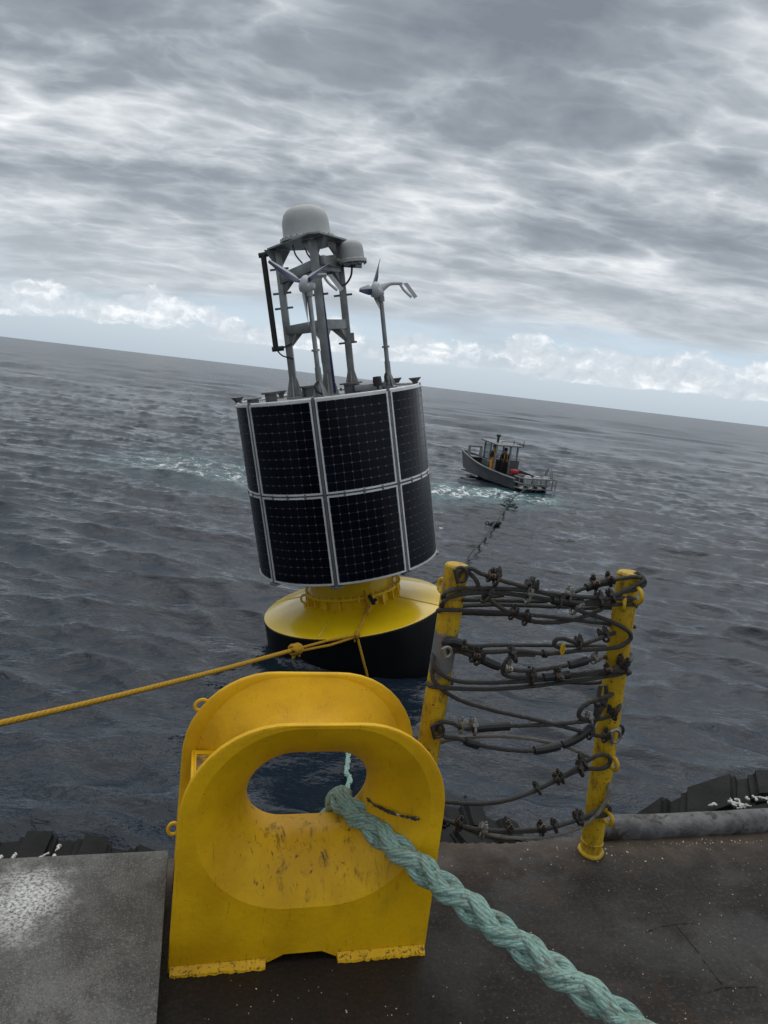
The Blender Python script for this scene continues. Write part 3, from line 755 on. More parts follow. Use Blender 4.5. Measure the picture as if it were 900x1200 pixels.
# ------------------------------------------------------------------ the two posts
POSTS = []
def post(name_lbl, pb, pt, bare, lugs):
    b0 = on_b(*pb, 2.10); t0 = on_b(*pt, 2.10)
    if pb[1] < 995: b0 = b0+(b0-t0).normalized()*(b0.z/(t0.z-b0.z)*(t0-b0).length)
    ax_ = (t0-b0).normalized(); Lh = (t0-b0).length
    rot = ax_.to_track_quat('Z', 'Y').to_matrix()
    root = empty('post', b0, name_lbl, 'post', rot=rot)
    mb = MB(); n = 20; r_ = 0.0385
    prof = [(r_*1.0, 0.0)]+[(r_, z) for z in np.linspace(0.02, Lh-0.006, 14)]+[(r_-0.005, Lh), (0.004, Lh+0.001)]
    mb.lathe(prof, n)
    # slanted cut at the top
    mb.v = [(x, y, z-(0.012*(x/r_)+0.012)*0.0) for x, y, z in mb.v]
    p = mb.obj('tube', post_yellow('post_paint', *bare), root)
    mb = MB()
    ring = [Vector((math.cos(a)*0.0385, math.sin(a)*0.0385, 0.004+random.uniform(-.004, .004))) for a in np.linspace(0, 6.283, 19)[:-1]]
    mb.tube(ring, 0.009, 8, closed=True); ring = [Vector((math.cos(a)*0.0375, math.sin(a)*0.0375, 0.046+random.uniform(-.003, .003))) for a in np.linspace(0, 6.283, 19)[:-1]]
    mb.tube(ring, 0.004, 6, closed=True)
    mb.obj('weld_collar', post_yellow('collar_paint', -9, -8), root)
    for (z, ang, sz) in lugs:
        d = Vector((math.cos(ang), math.sin(ang), 0)); mb = MB()
        c = d*(r_+sz*0.75)+Vector((0, 0, z))
        mb.tube(torus_pts(c, d, Vector((0, 0, 1)), sz, 20, sz*0.85), 0.0075, 8, closed=True)
        mb.obj('lug_ring', post_yellow('lug_paint', -9, -8), root)
    POSTS.append((b0, t0)); return root
post('yellow post left of the wire ropes, half hidden behind the chock, with bare grey patches', (486, 975), (536, 661), (0.70, 0.83), ((0.97, R(15), 0.026), (0.96, R(-50), 0.026), (0.60, R(-40), 0.026), (0.36, R(20), 0.026)))
post('yellow post right of the wire ropes, standing beside the end of the grey pipe', (692, 998), (737, 670), (-9, -8), ((1.00, R(0), 0.030), (0.97, R(-35), 0.028), (0.385, R(5), 0.024), (0.175, R(10), 0.026)))

# ------------------------------------------------------------------ wire ropes strung between the posts
def z4(x, y, d=-0.05): return on_b(480+x/3, 640+y/3, 2.10+d)
def z5(x, y, d=-0.05): return on_b(480+x/3, 820+y/3, 2.10+d)
WIRES = []
def wire(pts, label, r=0.0074, mat='wire'):
    P = spline(pts, 9)
    P = [p+Vector((random.uniform(-1, 1), random.uniform(-1, 1), random.uniform(-1, 1)))*0.0006 for p in P]
    mb = MB(); mb.tube(P, r, 8)
    o = mb.obj('wire_rope', M[mat], None, angle=80, label=label, category='wire rope', group='wire ropes strung between the two yellow posts')
    WIRES.append((o, P, r)); return o
f, k_ = -0.058, 0.055
wire([z4(170, 110, f), z4(185, 85, f), z4(215, 78, f), z4(262, 100, f), z4(330, 122, f), z4(430, 150, f), z4(520, 182, f), z4(600, 228, f), z4(690, 258, f), z4(760, 292, f), z4(778, 318, f), z4(760, 342, f), z4(715, 358, f), z4(600, 366, f), z4(480, 378, f), z4(380, 368, f), z4(250, 372, f), z4(160, 352, f)],
     'wire rope from the top left lug bending round the right post front halfway up')
wire([z4(330, 172, k_), z4(200, 188, k_), z4(128, 190, 0), z4(121, 172, f), z4(150, 154, f), z4(250, 147, f), z4(400, 154, f), z4(560, 174, f), z4(700, 184, f), z4(780, 184, f), z4(793, 192, 0), z4(780, 190, k_), z4(640, 196, k_)],
     'highest dark wire rope wrapped right round both yellow posts')
wire([z4(560, 214, k_), z4(300, 206, k_), z4(130, 212, 0), z4(118, 200, f), z4(140, 180, f), z4(200, 166, f), z4(300, 163, f), z4(430, 178, f), z4(560, 198, f), z4(700, 205, f), z4(782, 204, f), z4(795, 210, 0), z4(770, 216, k_), z4(600, 218, k_)],
     'second dark wire rope down wrapped round both posts, touching the highest one', 0.0075)
wire([z4(400, 242, k_), z4(180, 236, k_), z4(108, 230, 0), z4(118, 224, f), z4(250, 229, f), z4(450, 244, f), z4(600, 262, f), z4(690, 272, -.04), z4(700, 276, k_)],
     'thin dark wire rope alone across the left post just above the grey patch', 0.007)
wire([z4(195, 80, -.04), z4(230, 115, f), z4(262, 172, f), z4(330, 222, f), z4(400, 256, f), z4(470, 268, f), z4(560, 262, f), z4(630, 240, f), z4(700, 206, -.05), z4(745, 162, f), z4(790, 140, f), z4(822, 118, f), z4(805, 96, -.03), z4(785, 104, -.02)],
     'wire rope sagging from the top left lug and rising to the top right ring')
wire([z4(182, 190, -.03), z4(260, 190, -.04), z4(360, 192, -.03), z4(480, 192, -.03), z4(570, 165, -.02), z4(660, 132, -.02), z4(735, 116, -.03), z4(800, 108, -.05), z4(828, 128, -.05), z4(800, 150, -.06), z4(740, 165, f), z4(680, 190, f), z4(560, 200, f), z4(480, 186, f)],
     'wire rope with an eye looped through the ring at the top of the right post', 0.0070)
wire([z4(122, 360, -.03), z4(132, 336, f), z4(165, 338, f), z4(220, 352, f), z4(300, 348, -.04), z4(420, 348, k_), z4(560, 350, k_), z4(700, 352, k_), z4(760, 352, k_)],
     'straight wire rope running behind the right post from the left bare patch ring', 0.007)
wire([z4(135, 372, -.04), z4(180, 372, f), z4(250, 398, f), z4(330, 428, f), z4(420, 438, f), z4(560, 418, f), z4(640, 398, f), z4(720, 385, k_), z4(770, 376, k_), z4(782, 390, .02), z4(765, 412, -.04), z4(720, 430, f)],
     'wire rope with thick black sleeves sagging across the middle of the bundle')
wire([z4(440, 382, f), z4(366, 385, f), z4(330, 420, f), z4(335, 452, f), z4(380, 462, f), z4(470, 462, f), z4(560, 452, f), z4(650, 442, f), z4(740, 432, f), z4(768, 436, 0), z4(720, 440, k_)],
     'wire rope bent into a hanging loop at mid height left of centre')
wire([z4(150, 372, .03), z4(96, 368, .02), z4(80, 400, -.03), z4(110, 448, f), z4(180, 476, f), z4(330, 478, f), z4(500, 466, f), z4(650, 448, f), z4(755, 438, f), z4(768, 446, .0)],
     'grey wire rope curling down over the left post below its bare patch', 0.0074)
wire([z4(150, 482, k_), z4(78, 478, .02), z4(64, 486, -.02), z4(110, 497, f), z4(300, 502, f), z4(500, 484, f), z4(700, 456, f), z4(768, 442, -.02), z4(760, 452, k_), z4(660, 480, k_), z4(560, 478, k_)],
     'grey wire rope low on the left post rising straight to the right post middle', 0.0074)
wire([z4(82, 420, -.02), z4(84, 470, -.05), z4(130, 515, f), z4(200, 550, f), z4(330, 586, f), z5(450, 72, f), z5(560, 100, f), z5(640, 122, f), z5(690, 132, f)],
     'dark wire rope sloping down from the left post to clips low on the right', 0.0070)
wire([z5(92, 110, -.03), z5(105, 80, f), z5(150, 82, f), z5(200, 100, f), z5(350, 92, f), z5(500, 86, f), z5(640, 72, f), z5(715, 52, f), z5(738, 22, -.04), z5(732, -20, .03)],
     'wire rope from the lower left ring curving up round the right post front', 0.0074)
wire([z5(95, 90, -.04), z5(120, 128, f), z5(165, 135, f), z5(230, 156, f), z5(350, 176, f), z5(450, 177, f), z5(560, 150, f), z5(630, 104, f), z5(665, 50, f), z5(690, 0, -.04), z4(690, 490, -.03)],
     'black wire rope below the lower left ring rising steeply beside the right post', 0.0074)
wire([z5(95, 155, 0), z5(160, 138, -.02), z5(300, 128, -.03), z5(430, 139, -.03), z5(540, 162, -.03), z5(600, 186, -.03), z5(645, 208, -.03)],
     'thin pale wire rope bowing between the posts below the lower left ring', 0.0065, 'wire_pale')
wire([z5(80, 352, .02), z5(160, 362, 0), z5(250, 366, -.03), z5(350, 352, f), z5(450, 314, f), z5(550, 262, f), z5(620, 218, f), z5(665, 195, f), z5(700, 200, f), z5(703, 222, f), z5(680, 242, f), z5(620, 244, f), z5(560, 262, f), z5(430, 326, f)],
     'dark wire rope rising from the chock to an eye above the right low ring')
wire([z5(110, 415, .02), z5(160, 436, -.02), z5(220, 452, f), z5(330, 462, f), z5(450, 460, f), z5(560, 432, f), z5(640, 402, f), z5(690, 372, f), z5(704, 386, f), z5(690, 405, f), z5(600, 420, f), z5(480, 452, f), z5(300, 462, f)],
     'lowest dark wire rope sagging almost to the deck edge, eye on the right post')
wire([z5(150, 428, .0), z5(220, 462, -.05), z5(290, 484, -.065), z5(370, 497, -.07)],
     'short dark wire tail sticking out just above the deck edge near the chock', 0.0075)
wire([z5(200, 446, -.03), z5(300, 478, -.07), z5(420, 486, -.07), z5(520, 474, -.07), z5(610, 442, -.07), z5(665, 396, -.065), z5(692, 350, -.06), z5(701, 310, -.05), z5(694, 270, 0)],
     'pale wire rope curving up from the deck edge to the right low ring', 0.007, 'wire_pale')
wire([z4(530, 358, f), z4(508, 346, f), z4(520, 326, f), z4(552, 328, f), z4(600, 344, f), z4(650, 330, f), z4(700, 312, -.04), z4(770, 288, k_), z4(795, 282, k_)],
     'short dark wire rope with an open eye holding a small yellow link')
wire([z5(712, -20, -.03), z5(690, -10, f), z5(640, 6, f), z5(604, 30, f), z5(596, 58, f), z5(625, 72, f), z5(650, 60, f), z5(660, 10, f), z5(672, -50, -.05)],
     'dark wire loop hanging open on the left of the right post below the bundle', 0.008)
# clips
def clip_mesh(name, mat):
    mb = MB()                                              # along x = wire; z = bolts
    mb.box((0, 0, -0.010), (0.020, 0.040, 0.014), bev=0.003)
    u_ = [Vector((0, 0.014*math.cos(a), 0.006+0.014*math.sin(a))) for a in np.linspace(0, math.pi, 9)]
    u_ = [Vector((0, 0.014, -0.034))]+u_+[Vector((0, -0.014, -0.034))]
    mb.tube(u_, 0.0048, 8)
    for s_ in (-1, 1):
        mb.tube([(0, s_*0.014, -0.017), (0, s_*0.014, -0.027)], 0.0095, 6)
    return mb.mesh(name, M[mat])
CM = {'d': clip_mesh('clip', 'steel_rust'), 'g': clip_mesh('clip_bright', 'galv')}
def clip(p, kind='d', roll=None, scale=1.0):
    best = min(((o, P, i, (P[i]-p).length) for o, P, r_ in WIRES for i in range(0, len(P))), key=lambda q: q[3])
    o, P, i, _ = best; t = (P[min(i+1, len(P)-1)]-P[max(i-1, 0)]).normalized()
    c = P[i]
    up = Vector((0, 0, -1)) if roll is None else Vector((0, 0, -1))
    up = Quaternion(t, roll if roll is not None else random.uniform(-0.8, 0.8)) @ (up-t*up.dot(t)).normalized()
    y = up.cross(t); m = Matrix((t, y, up)).transposed().to_4x4(); m.translation = c
    ob = link('wire_clip', CM[kind], o); ob.matrix_local = m @ Matrix.Scale(scale, 4)
for x, y, k in ((285, 95, 'd'), (302, 108, 'd'), (415, 130, 'd'), (432, 142, 'd'), (265, 178, 'd'), (360, 236, 'd'), (405, 260, 'd'), (410, 180, 'g'), (560, 168, 'g'), (520, 205, 'd'), (580, 215, 'g'), (705, 168, 'd'), (668, 132, 'd'), (715, 118, 'd'), (665, 190, 'd'), (175, 355, 'd'), (220, 380, 'd'), (236, 392, 'd'), (365, 385, 'd'), (335, 425, 'g'), (592, 345, 'd'), (690, 318, 'd'), (420, 460, 'd'), (515, 455, 'd'), (650, 408, 'g'), (690, 428, 'd'), (745, 418, 'd'), (755, 395, 'd')):
    clip(z4(x, y), k, scale=random.uniform(0.85, 1.1))
for x, y, k in ((180, 105, 'g'), (226, 105, 'g'), (632, 72, 'g'), (618, 135, 'd'), (682, 130, 'd'), (715, 60, 'd'), (510, 282, 'd'), (525, 276, 'd'), (597, 236, 'd'), (612, 226, 'd'), (448, 316, 'd'), (505, 440, 'd'), (590, 412, 'd'), (600, 418, 'd'), (268, 458, 'g'), (246, 452, 'g'), (145, 425, 'd'), (160, 432, 'd'), (458, 462, 'd'), (345, 462, 'd'), (650, 10, 'd')):
    clip(z5(x, y), k, scale=random.uniform(0.85, 1.05))
def sleeve(p, q):
    best = min(((o, P, (P[i]-p).length, i) for o, P, r_ in WIRES for i in range(len(P))), key=lambda t_: t_[2])
    o, P, _, i = best; j = min(range(len(P)), key=lambda n: (P[n]-q).length); i, j = min(i, j), max(i, j)
    if j-i < 1: j = min(i+1, len(P)-1)
    mb = MB(); mb.tube(P[i:j+1], 0.0145, 10); mb.obj('sleeve', M['black'], o)
for a, b in (((250, 398), (305, 420)), ((555, 420), (615, 405)), ((465, 376), (478, 376)), ((640, 130), (730, 117)), ((470, 462), (560, 452)), ((500, 185), (600, 200)), ((120, 345), (175, 342))):
    sleeve(z4(*a), z4(*b))
for a, b in (((430, 177), (520, 165)), ((540, 156), (640, 98)), ((190, 148), (235, 157)), ((230, 98), (350, 92))): sleeve(z5(*a), z5(*b))
# small yellow link hanging in the open eye
mb = MB(); c = z4(538, 362, -.07); mb.tube(torus_pts(c, S*0.5+Vector((0, 0, -0.1)), Z, 0.010, 18, 0.018), 0.0042, 8, closed=True)
mb.obj('shackle_link', post_yellow('link_paint', -9, -8), None, label='small worn yellow oval link hanging in a wire eye between the posts', category='link')
# bright shackles at the post rings
def shackle(p, label, sz=0.02, mat='galv'):
    mb = MB(); e = (S+Z*0.4).normalized(); f_ = N.cross(e)
    mb.tube([p+e*sz*math.cos(a)+f_*sz*1.2*math.sin(a) for a in np.linspace(-2.4, 2.4, 18)], 0.0055, 8)
    a0 = p+e*sz*math.cos(2.4)+f_*sz*1.2*math.sin(2.4); a1 = p+e*sz*math.cos(2.4)-f_*sz*1.2*math.sin(2.4)
    mb.rod(a0-(a1-a0)*0.25, a1+(a1-a0)*0.25, 0.0065)
    return mb.obj('shackle', M[mat], None, label=label, category='shackle')
shackle(z4(180, 100, -.065), 'rusty shackle through the ring at the top of the left post', 0.02, 'steel_rust')
shackle(z4(132, 372, -.07), 'bright worn shackle on the ring at the bare patch of the left post', 0.014)
shackle(z5(98, 108, -.06), 'grey shackle on the lowest ring of the left post beside the chock', 0.02, 'steel_rust')
shackle(z5(722, 128, -.06), 'bright shackle and pin on the right post low above the deck')
shackle(z5(735, 108, -.02), 'dark shackle hanging behind the right post below the bundle', 0.018, 'steel_rust')

# ------------------------------------------------------------------ tyre fenders over the side
def tyre(a, zc, Rr, label, width=0.40, lugs=22, rot0=0.0, droppings=(), fill=0.66, skew=0.55):
    b0 = EDGE+0.03
    root = empty('tyre_fender', ship(a, b0+width/2, zc), label, 'tyre', 'tyre fenders hung along the ship side', rot=(SHIP.to_3x3() @ Matrix.Rotation(R(-90), 3, 'X')))
    mb = MB(); h = width/2
    prof = [(Rr*0.52, -h*0.75), (Rr*0.62, -h*0.98), (Rr*0.8, -h*1.0), (Rr-0.09, -h*0.985), (Rr-0.045, -h*0.93), (Rr-0.032, 0), (Rr-0.045, h*0.93), (Rr-0.09, h*0.985), (Rr*0.8, h), (Rr*0.62, h*0.98), (Rr*0.52, h*0.75), (Rr*0.52, -h*0.75)]
    mb.lathe(prof, 64, cap=False); mb.obj('carcass', M['rubber'], root, angle=50)
    lm = MB(); wl = 2*math.pi*Rr/lugs*fill
    bm = bmesh.new(); bmesh.ops.create_cube(bm, size=1); bmesh.ops.scale(bm, vec=(0.085, wl, h*0.98), verts=bm.verts)
    for v in bm.verts:
        if v.co.x > 0: v.co.y *= 0.86
        v.co.y += v.co.z*skew
    bmesh.ops.bevel(bm, geom=bm.edges[:], offset=0.022, segments=2, affect='EDGES')
    for v in bm.verts: v.co += Vector((random.uniform(-.004, .004), random.uniform(-.006, .006), random.uniform(-.006, .006)))
    lm.bm(bm); me = lm.mesh('tread_lug', M['rubber'], smooth=False)
    for i in range(lugs):
        for s_ in (-1, 1):
            an = 2*math.pi*(i+(0.5 if s_ > 0 else 0))/lugs+rot0
            m = Matrix.Rotation(an, 4, 'Z') @ Matrix.Translation((Rr-0.05+random.uniform(-.006, .004), 0, s_*h*0.52))
            if s_ < 0: m = m @ Matrix.Scale(-1, 4, (0, 0, 1))
            link('tread_lug', me, root, mw=m)
    for (px, py, ln, sp) in droppings:
        mb = MB()
        c = on_b(px, py, EDGE+0.25); q = root.matrix_world.inverted() @ c
        an = math.atan2(q.y, q.x)
        for _ in range(sp):
            p = []
            a_ = an+random.uniform(-.03, .03); z_ = q.z+random.uniform(-.05, .05); da = random.uniform(-1, 1)*ln/Rr; dz_ = random.uniform(-1, 1)*ln
            for t in np.linspace(0, 1, 7):
                rr_ = Rr+0.011; p.append((rr_*math.cos(a_+da*t+random.uniform(-.004, .004)), rr_*math.sin(a_+da*t), z_+dz_*t))
            mb.tube(p, [random.uniform(.0015, .0075) for _ in p], 6)
        mb.obj('bird_droppings', M['guano'], root, kind='stuff')
    return root
tyre(-0.50, -1.155, 0.98, 'black tyre fender with blocky tread lugs beyond the grey platform', 0.42, 30, 0.03, skew=0.08, fill=0.72, droppings= ((55, 996, 0.04, 6), (8, 990, 0.05, 4), (72, 985, 0.03, 3)))
tyre(0.95, -1.06, 0.98, 'black tyre fender below the wire ropes, just outside the deck edge', 0.42, 30, 0.10, skew=0.2)
tyre(2.80, -1.30, 1.27, 'large black tyre fender beyond the grey pipe, streaked with white bird droppings', 0.46, 21, 0.05, fill=0.86, skew=0.75, droppings=((838, 950, 0.03, 7), (868, 938, 0.06, 5), (893, 945, 0.05, 5), (876, 944, .03, 4)))

# ------------------------------------------------------------------ the data buoy
PB = on_y(410, 664, 13.3)
t_, kk = R(12.75), R(2)
AXB = Vector((-math.sin(t_), -math.sin(kk), 0)); AXB.z = math.sqrt(1-AXB.length_squared)
E1 = AXB.cross(Vector((0, 1, 0))); E1 = Vector((0, 1, 0)).cross(AXB).normalized(); E2 = AXB.cross(E1).normalized()   # E1 right, E2 away
BM = Matrix((E1, E2, AXB)).transposed().to_4x4(); BM.translation = PB
BI = BM.inverted()
buoy = empty('data_buoy', PB, 'leaning yellow and black data buoy with a solar panel drum and domed mast', 'buoy', rot=BM.to_3x3())
def bl(px, py, wd=0.0):
    d = ray(px, py); o = PB+E2*wd; t = (o-CAM).dot(E2)/d.dot(E2); return BI @ (CAM+d*t)
RD, DH, ZB = 1.655, 3.24, 0.165; ZM = (ZB+DH)/2                                       # drum radius and height
# hull
mb = MB(); mb.lathe([(0.0, -2.7), (1.1, -2.7), (1.5, -2.3), (1.68, -1.75), (1.72, -1.55), (1.72, -0.775), (1.70, -0.757), (1.66, -0.757)], 96)
mb.obj('hull', M['buoy_black'], buoy)
mb = MB(); mb.lathe([(1.66, -0.775), (1.712, -0.760), (1.718, -0.748), (1.705, -0.738), (1.2, -0.635), (0.86, -0.565), (0.84, -0.562)], 96, cap=False)
cone = mb.obj('cone_deck', M['buoy_yellow'], buoy)
mb = MB()
for an in (R(-108), R(-20), R(70), R(160)):
    d = Vector((math.cos(an), math.sin(an), 0)); mb.tube([d*0.9+Vector((0, 0, -0.572)), d*1.3+Vector((0, 0, -0.656)), d*1.69+Vector((0, 0, -0.736))], 0.016, 8)
    mb.obj('weld_seam', M['buoy_yellow'], cone); mb = MB()
mb = MB(); mb.lathe([(0.845, -0.60), (0.80, -0.54), (0.80, ZB)], 64, cap=False); neck = mb.obj('neck', M['buoy_yellow'], buoy)
mb = MB(); mb.lathe([(0.80, -0.385), (0.90, -0.385), (0.905, -0.38), (0.905, -0.348), (0.90, -0.343), (0.80, -0.343)], 72, cap=False); mb.obj('flange', M['buoy_yellow'], neck)
gm = MB(); gm.prism([(0.802, -0.39), (0.895, -0.39), (0.91, -0.572), (0.802, -0.56)], (0, -0.008, 0), (1, 0, 0), (0, 0, 1), (0, 1, 0), 0.016)
gme = gm.mesh('gusset', M['buoy_yellow']); bm_ = MB(); bm_.tube([(0.87, 0, -0.415), (0.87, 0, -0.305)], 0.020, 6); bme = bm_.mesh('bolt', M['buoy_yellow'])
for i in range(20):
    link('gusset', gme, neck, mw=Matrix.Rotation(2*math.pi*i/20+0.1, 4, 'Z'))
for i in range(40):
    link('bolt', bme, neck, mw=Matrix.Rotation(2*math.pi*(i+0.25)/40, 4, 'Z'))
for px, py, wd in ((357, 703, -0.35), (464, 680, -0.30)):
    p = bl(px, py, wd); mb = MB()
    mb.tube(torus_pts(p+Vector((0, 0, 0.02)), (1, 0, 0), (0, 0, 1), 0.065, 20, 0.08), 0.022, 8, closed=True); mb.tube([p-Vector((0, 0, .05)), p-Vector((0, 0, .13))], 0.035, 8)
    mb.obj('padeye', M['buoy_yellow'], buoy)
# drum core, top plate, bottom plate
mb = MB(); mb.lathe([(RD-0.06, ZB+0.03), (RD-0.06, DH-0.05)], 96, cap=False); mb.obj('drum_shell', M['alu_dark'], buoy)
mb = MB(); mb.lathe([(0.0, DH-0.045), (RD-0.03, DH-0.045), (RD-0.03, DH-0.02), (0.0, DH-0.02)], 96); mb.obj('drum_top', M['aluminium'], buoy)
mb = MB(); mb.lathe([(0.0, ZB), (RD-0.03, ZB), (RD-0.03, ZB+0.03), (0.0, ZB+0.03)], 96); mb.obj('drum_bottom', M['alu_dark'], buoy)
# panels: eight round the drum in two tiers
A0 = R(-90-3.6)                                            # one upright seam just left of the middle
PW = R(45); gap = R(1.15)
def arc_box(r0_, r1_, z0, z1, a0, a1, n, mi=0, mb=None):
    mb = mb or MB(); v = []; 
    for i in range(n+1):
        a = a0+(a1-a0)*i/n
        for r_, z in ((r0_, z0), (r1_, z0), (r1_, z1), (r0_, z1)): v.append((r_*math.cos(a), r_*math.sin(a), z))
    f_ = [(i*4+j, i*4+(j+1) % 4, (i+1)*4+(j+1) % 4, (i+1)*4+j) for i in range(n) for j in range(4)]
    f_ += [(0, 1, 2, 3), tuple(n*4+j for j in (3, 2, 1, 0))]
    mb.add(v, f_, mi=mi); return mb
def panel_meshes(z0, z1):
    a0, a1 = gap, PW-gap
    back = arc_box(RD-0.05, RD-0.004, z0, z1, a0, a1, 24).mesh('solar_panel', M['backsheet'])
    fr = MB(); tfr = 0.027; da = tfr/RD
    arc_box(RD-0.05, RD+0.012, z0-0.001, z0+tfr, a0-0.001, a1+.001, 24, mb=fr); arc_box(RD-0.05, RD+0.012, z1-tfr, z1+.001, a0-.001, a1+.001, 24, mb=fr)
    arc_box(RD-0.05, RD+0.011, z0+tfr, z1-tfr, a0-.001, a0+da, 2, mb=fr); arc_box(RD-0.05, RD+0.011, z0+tfr, z1-tfr, a1-da, a1+.001, 2, mb=fr)
    frm = fr.mesh('frame', M['alu_pale'])
    cells = MB(); ai, aj = a0+da*1.15, a1-da*1.15; zi, zj = z0+tfr*1.15, z1-tfr*1.15; nc_, nr_ = 8, 10
    ca, cz_ = (aj-ai)/nc_, (zj-zi)/nr_; g = 0.0020; ch = 0.0155
    for i in range(nc_):
        for j in range(nr_):
            x0, x1 = (ai+ca*i)*RD+g, (ai+ca*(i+1))*RD-g; y0, y1 = zi+cz_*j+g, zi+cz_*(j+1)-g
            poly = [(x0+ch, y0), (x1-ch, y0), (x1, y0+ch), (x1, y1-ch), (x1-ch, y1), (x0+ch, y1), (x0, y1-ch), (x0, y0+ch)]
            # split in two so that the cell follows the curve
            v = [(RD*math.cos(x/RD), RD*math.sin(x/RD), y) for x, y in poly]
            vb = [((RD-.003)*math.cos(x/RD), (RD-.003)*math.sin(x/RD), y) for x, y in poly]
            cells.add(v+vb, [(0, 1, 4, 5), (1, 2, 3, 4), (0, 5, 6, 7)]+[(q, 8+q, 8+(q+1) % 8, (q+1) % 8) for q in range(8)])
    cme = cells.mesh('solar_cells', M['cell'], smooth=False)
    return back, frm, cme
tiers = [panel_meshes(ZB+0.012, ZM-0.016), panel_meshes(ZM+0.016, DH-0.004)]
for i in range(8):
    rotm = Matrix.Rotation(A0+PW*i, 4, 'Z')
    for bk, frm, cme in tiers:
        p = link('solar_panel', bk, buoy, mw=rotm)
        link('frame', frm, p); o = link('solar_cells', cme, p); o['kind'] = 'stuff'
rm = MB(); arc_box(RD-0.05, RD+0.004, ZB-0.02, DH+0.035, -gap*0.62, gap*0.62, 2, mb=rm)
for z in np.linspace(ZB+0.1, DH-0.1, 14): rm.tube([((RD+.003), 0, z), ((RD+.016), 0, z)], 0.010, 6)
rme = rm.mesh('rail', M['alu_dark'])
for i in range(8): link('rail', rme, buoy, mw=Matrix.Rotation(A0+PW*i, 4, 'Z'))
# brackets along the middle seam and the lower edge
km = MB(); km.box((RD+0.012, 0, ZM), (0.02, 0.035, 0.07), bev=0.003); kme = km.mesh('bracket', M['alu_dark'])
for i in range(8):
    for q in (0.25, 0.5, 0.75): link('bracket', kme, buoy, mw=Matrix.Rotation(A0+PW*(i+q), 4, 'Z'))
fm_ = MB(); fm_.box((RD-0.02, 0, ZB-0.03), (0.12, 0.20, 0.03), bev=0.004); fme = fm_.mesh('foot_bracket', M['aluminium'])
for i in range(8): link('foot_bracket', fme, buoy, mw=Matrix.Rotation(A0+PW*i, 4, 'Z'))
# rim things on the drum top
def cone_foot(px, py, wd, r_=0.115, h=0.14, name='lifting_foot', s0=DH-0.02):
    p = bl(px, py, wd); p.z = s0
    mb = MB(); mb.lathe([(r_*0.40, 0), (r_*0.40, h*0.35), (r_*0.55, h*0.55), (r_*1.0, h*0.95), (r_*1.0, h), (0.0, h)], 20, Matrix.Translation(p)); mb.obj(name, M['alu_dark'], buoy)
cone_foot(280, 477, 0.0); cone_foot(487, 453, 0.2); cone_foot(330, 465, 1.1); cone_foot(466, 455, 1.2, .1)
for px, py, wd, w_, h_ in ((297, 474, -0.75, .16, .13), (318, 468, -0.35, .17, .2), (362, 461, 0.5, .2, .22), (412, 455, 0.2, .22, .2), (440, 452, .6, .3, .12)):
    p = bl(px, py, wd); mb = MB(); mb.lathe([(w_*0.62, DH-0.02), (w_*0.62, DH-.02+h_*0.75)], 14, Matrix.Translation((p.x, p.y, 0))); mb.lathe([(w_*0.95, DH-.02+h_*0.75), (w_*0.95, DH-.02+h_*0.9), (0, DH-.02+h_*0.9)], 14, Matrix.Translation((p.x, p.y, 0)))
    mb.obj('hatch_vent', M['alu_dark'], buoy)
mb = MB(); p, q = bl(416, 456, 0.0), bl(447, 450, 0.0); p.z = q.z = DH+0.05; mb.beam(p, q, 0.25, 0.11, bev=0.01); mb.obj('cable_tray', M['aluminium'], buoy)
p = bl(443, 455, -0.4); mb = MB(); mb.lathe([(0.02, DH-.02), (0.02, DH+0.06), (0.075, DH+0.065), (0.08, DH+0.16), (0.07, DH+0.225), (0.0, DH+0.23)], 16, Matrix.Translation((p.x, p.y, 0))); mb.obj('lantern', M['black'], buoy)
mb = MB(); 
for k in range(44):
    an = 2*math.pi*k/44
mb.tube([Vector((math.cos(a)*(RD-.03), math.sin(a)*(RD-.03), DH+0.012)) for a in np.linspace(0, 6.283, 73)[:-1]], 0.018, 6, closed=True); mb.obj('rim', M['alu_pale'], buoy)
# mast: three legs, two rings of beams, plate
WF, WB = -0.52, 0.30
LEGS = [(bl(345.5, 462, WB), bl(325, 294, WB)), (bl(386.5, 460, WF), bl(366.5, 281, WF)), (bl(413.5, 456, WB), bl(396, 285, WB))]
for i, (p, q) in enumerate(LEGS):
    p = p.copy(); p.z = DH-0.02; mb = MB(); wl = 0.125 if i != 1 else 0.145
    mb.beam(p, q, wl, wl, up=Vector((0, 1, 0)), bev=0.012)
    d = (q-p).normalized()
    for sx in (-1, 1):
        for axx, ayy in (((1, 0, 0), (0, 1, 0)), ((0, 1, 0), (1, 0, 0))):
            ex = Vector(axx)*sx; mb.prism([(0.0, 0.0), (0.10, 0.0), (0.0, 0.40)], p+ex*wl*0.48-Vector(ayy)*0.01, ex, d, Vector(ayy), 0.02)
    mb.box(p+Vector((0, 0, 0.015)), (wl*2.2, wl*2.2, 0.03), bev=0.004)
    if i == 2:
        mb.beam(p+d*0.9+Vector((0.07, 0, 0)), p+d*1.05+Vector((0.07, 0, 0)), 0.05, 0.1)
    leg = mb.obj('mast_leg', M['aluminium'], buoy)
    for fz in ((0.62, 0.72, .88) if i == 0 else (.66,) if i == 1 else (.66, .34)):
        r_ = p+(q-p)*fz; rb = MB(); rb.beam(r_-Vector((0.17, 0, 0)), r_+Vector((0.16, 0, 0)), 0.03, 0.035); rb.obj('step_rung', M['alu_dark'], leg)
def legpt(i, pxy): return bl(pxy[0], pxy[1], (WB, WF, WB)[i])
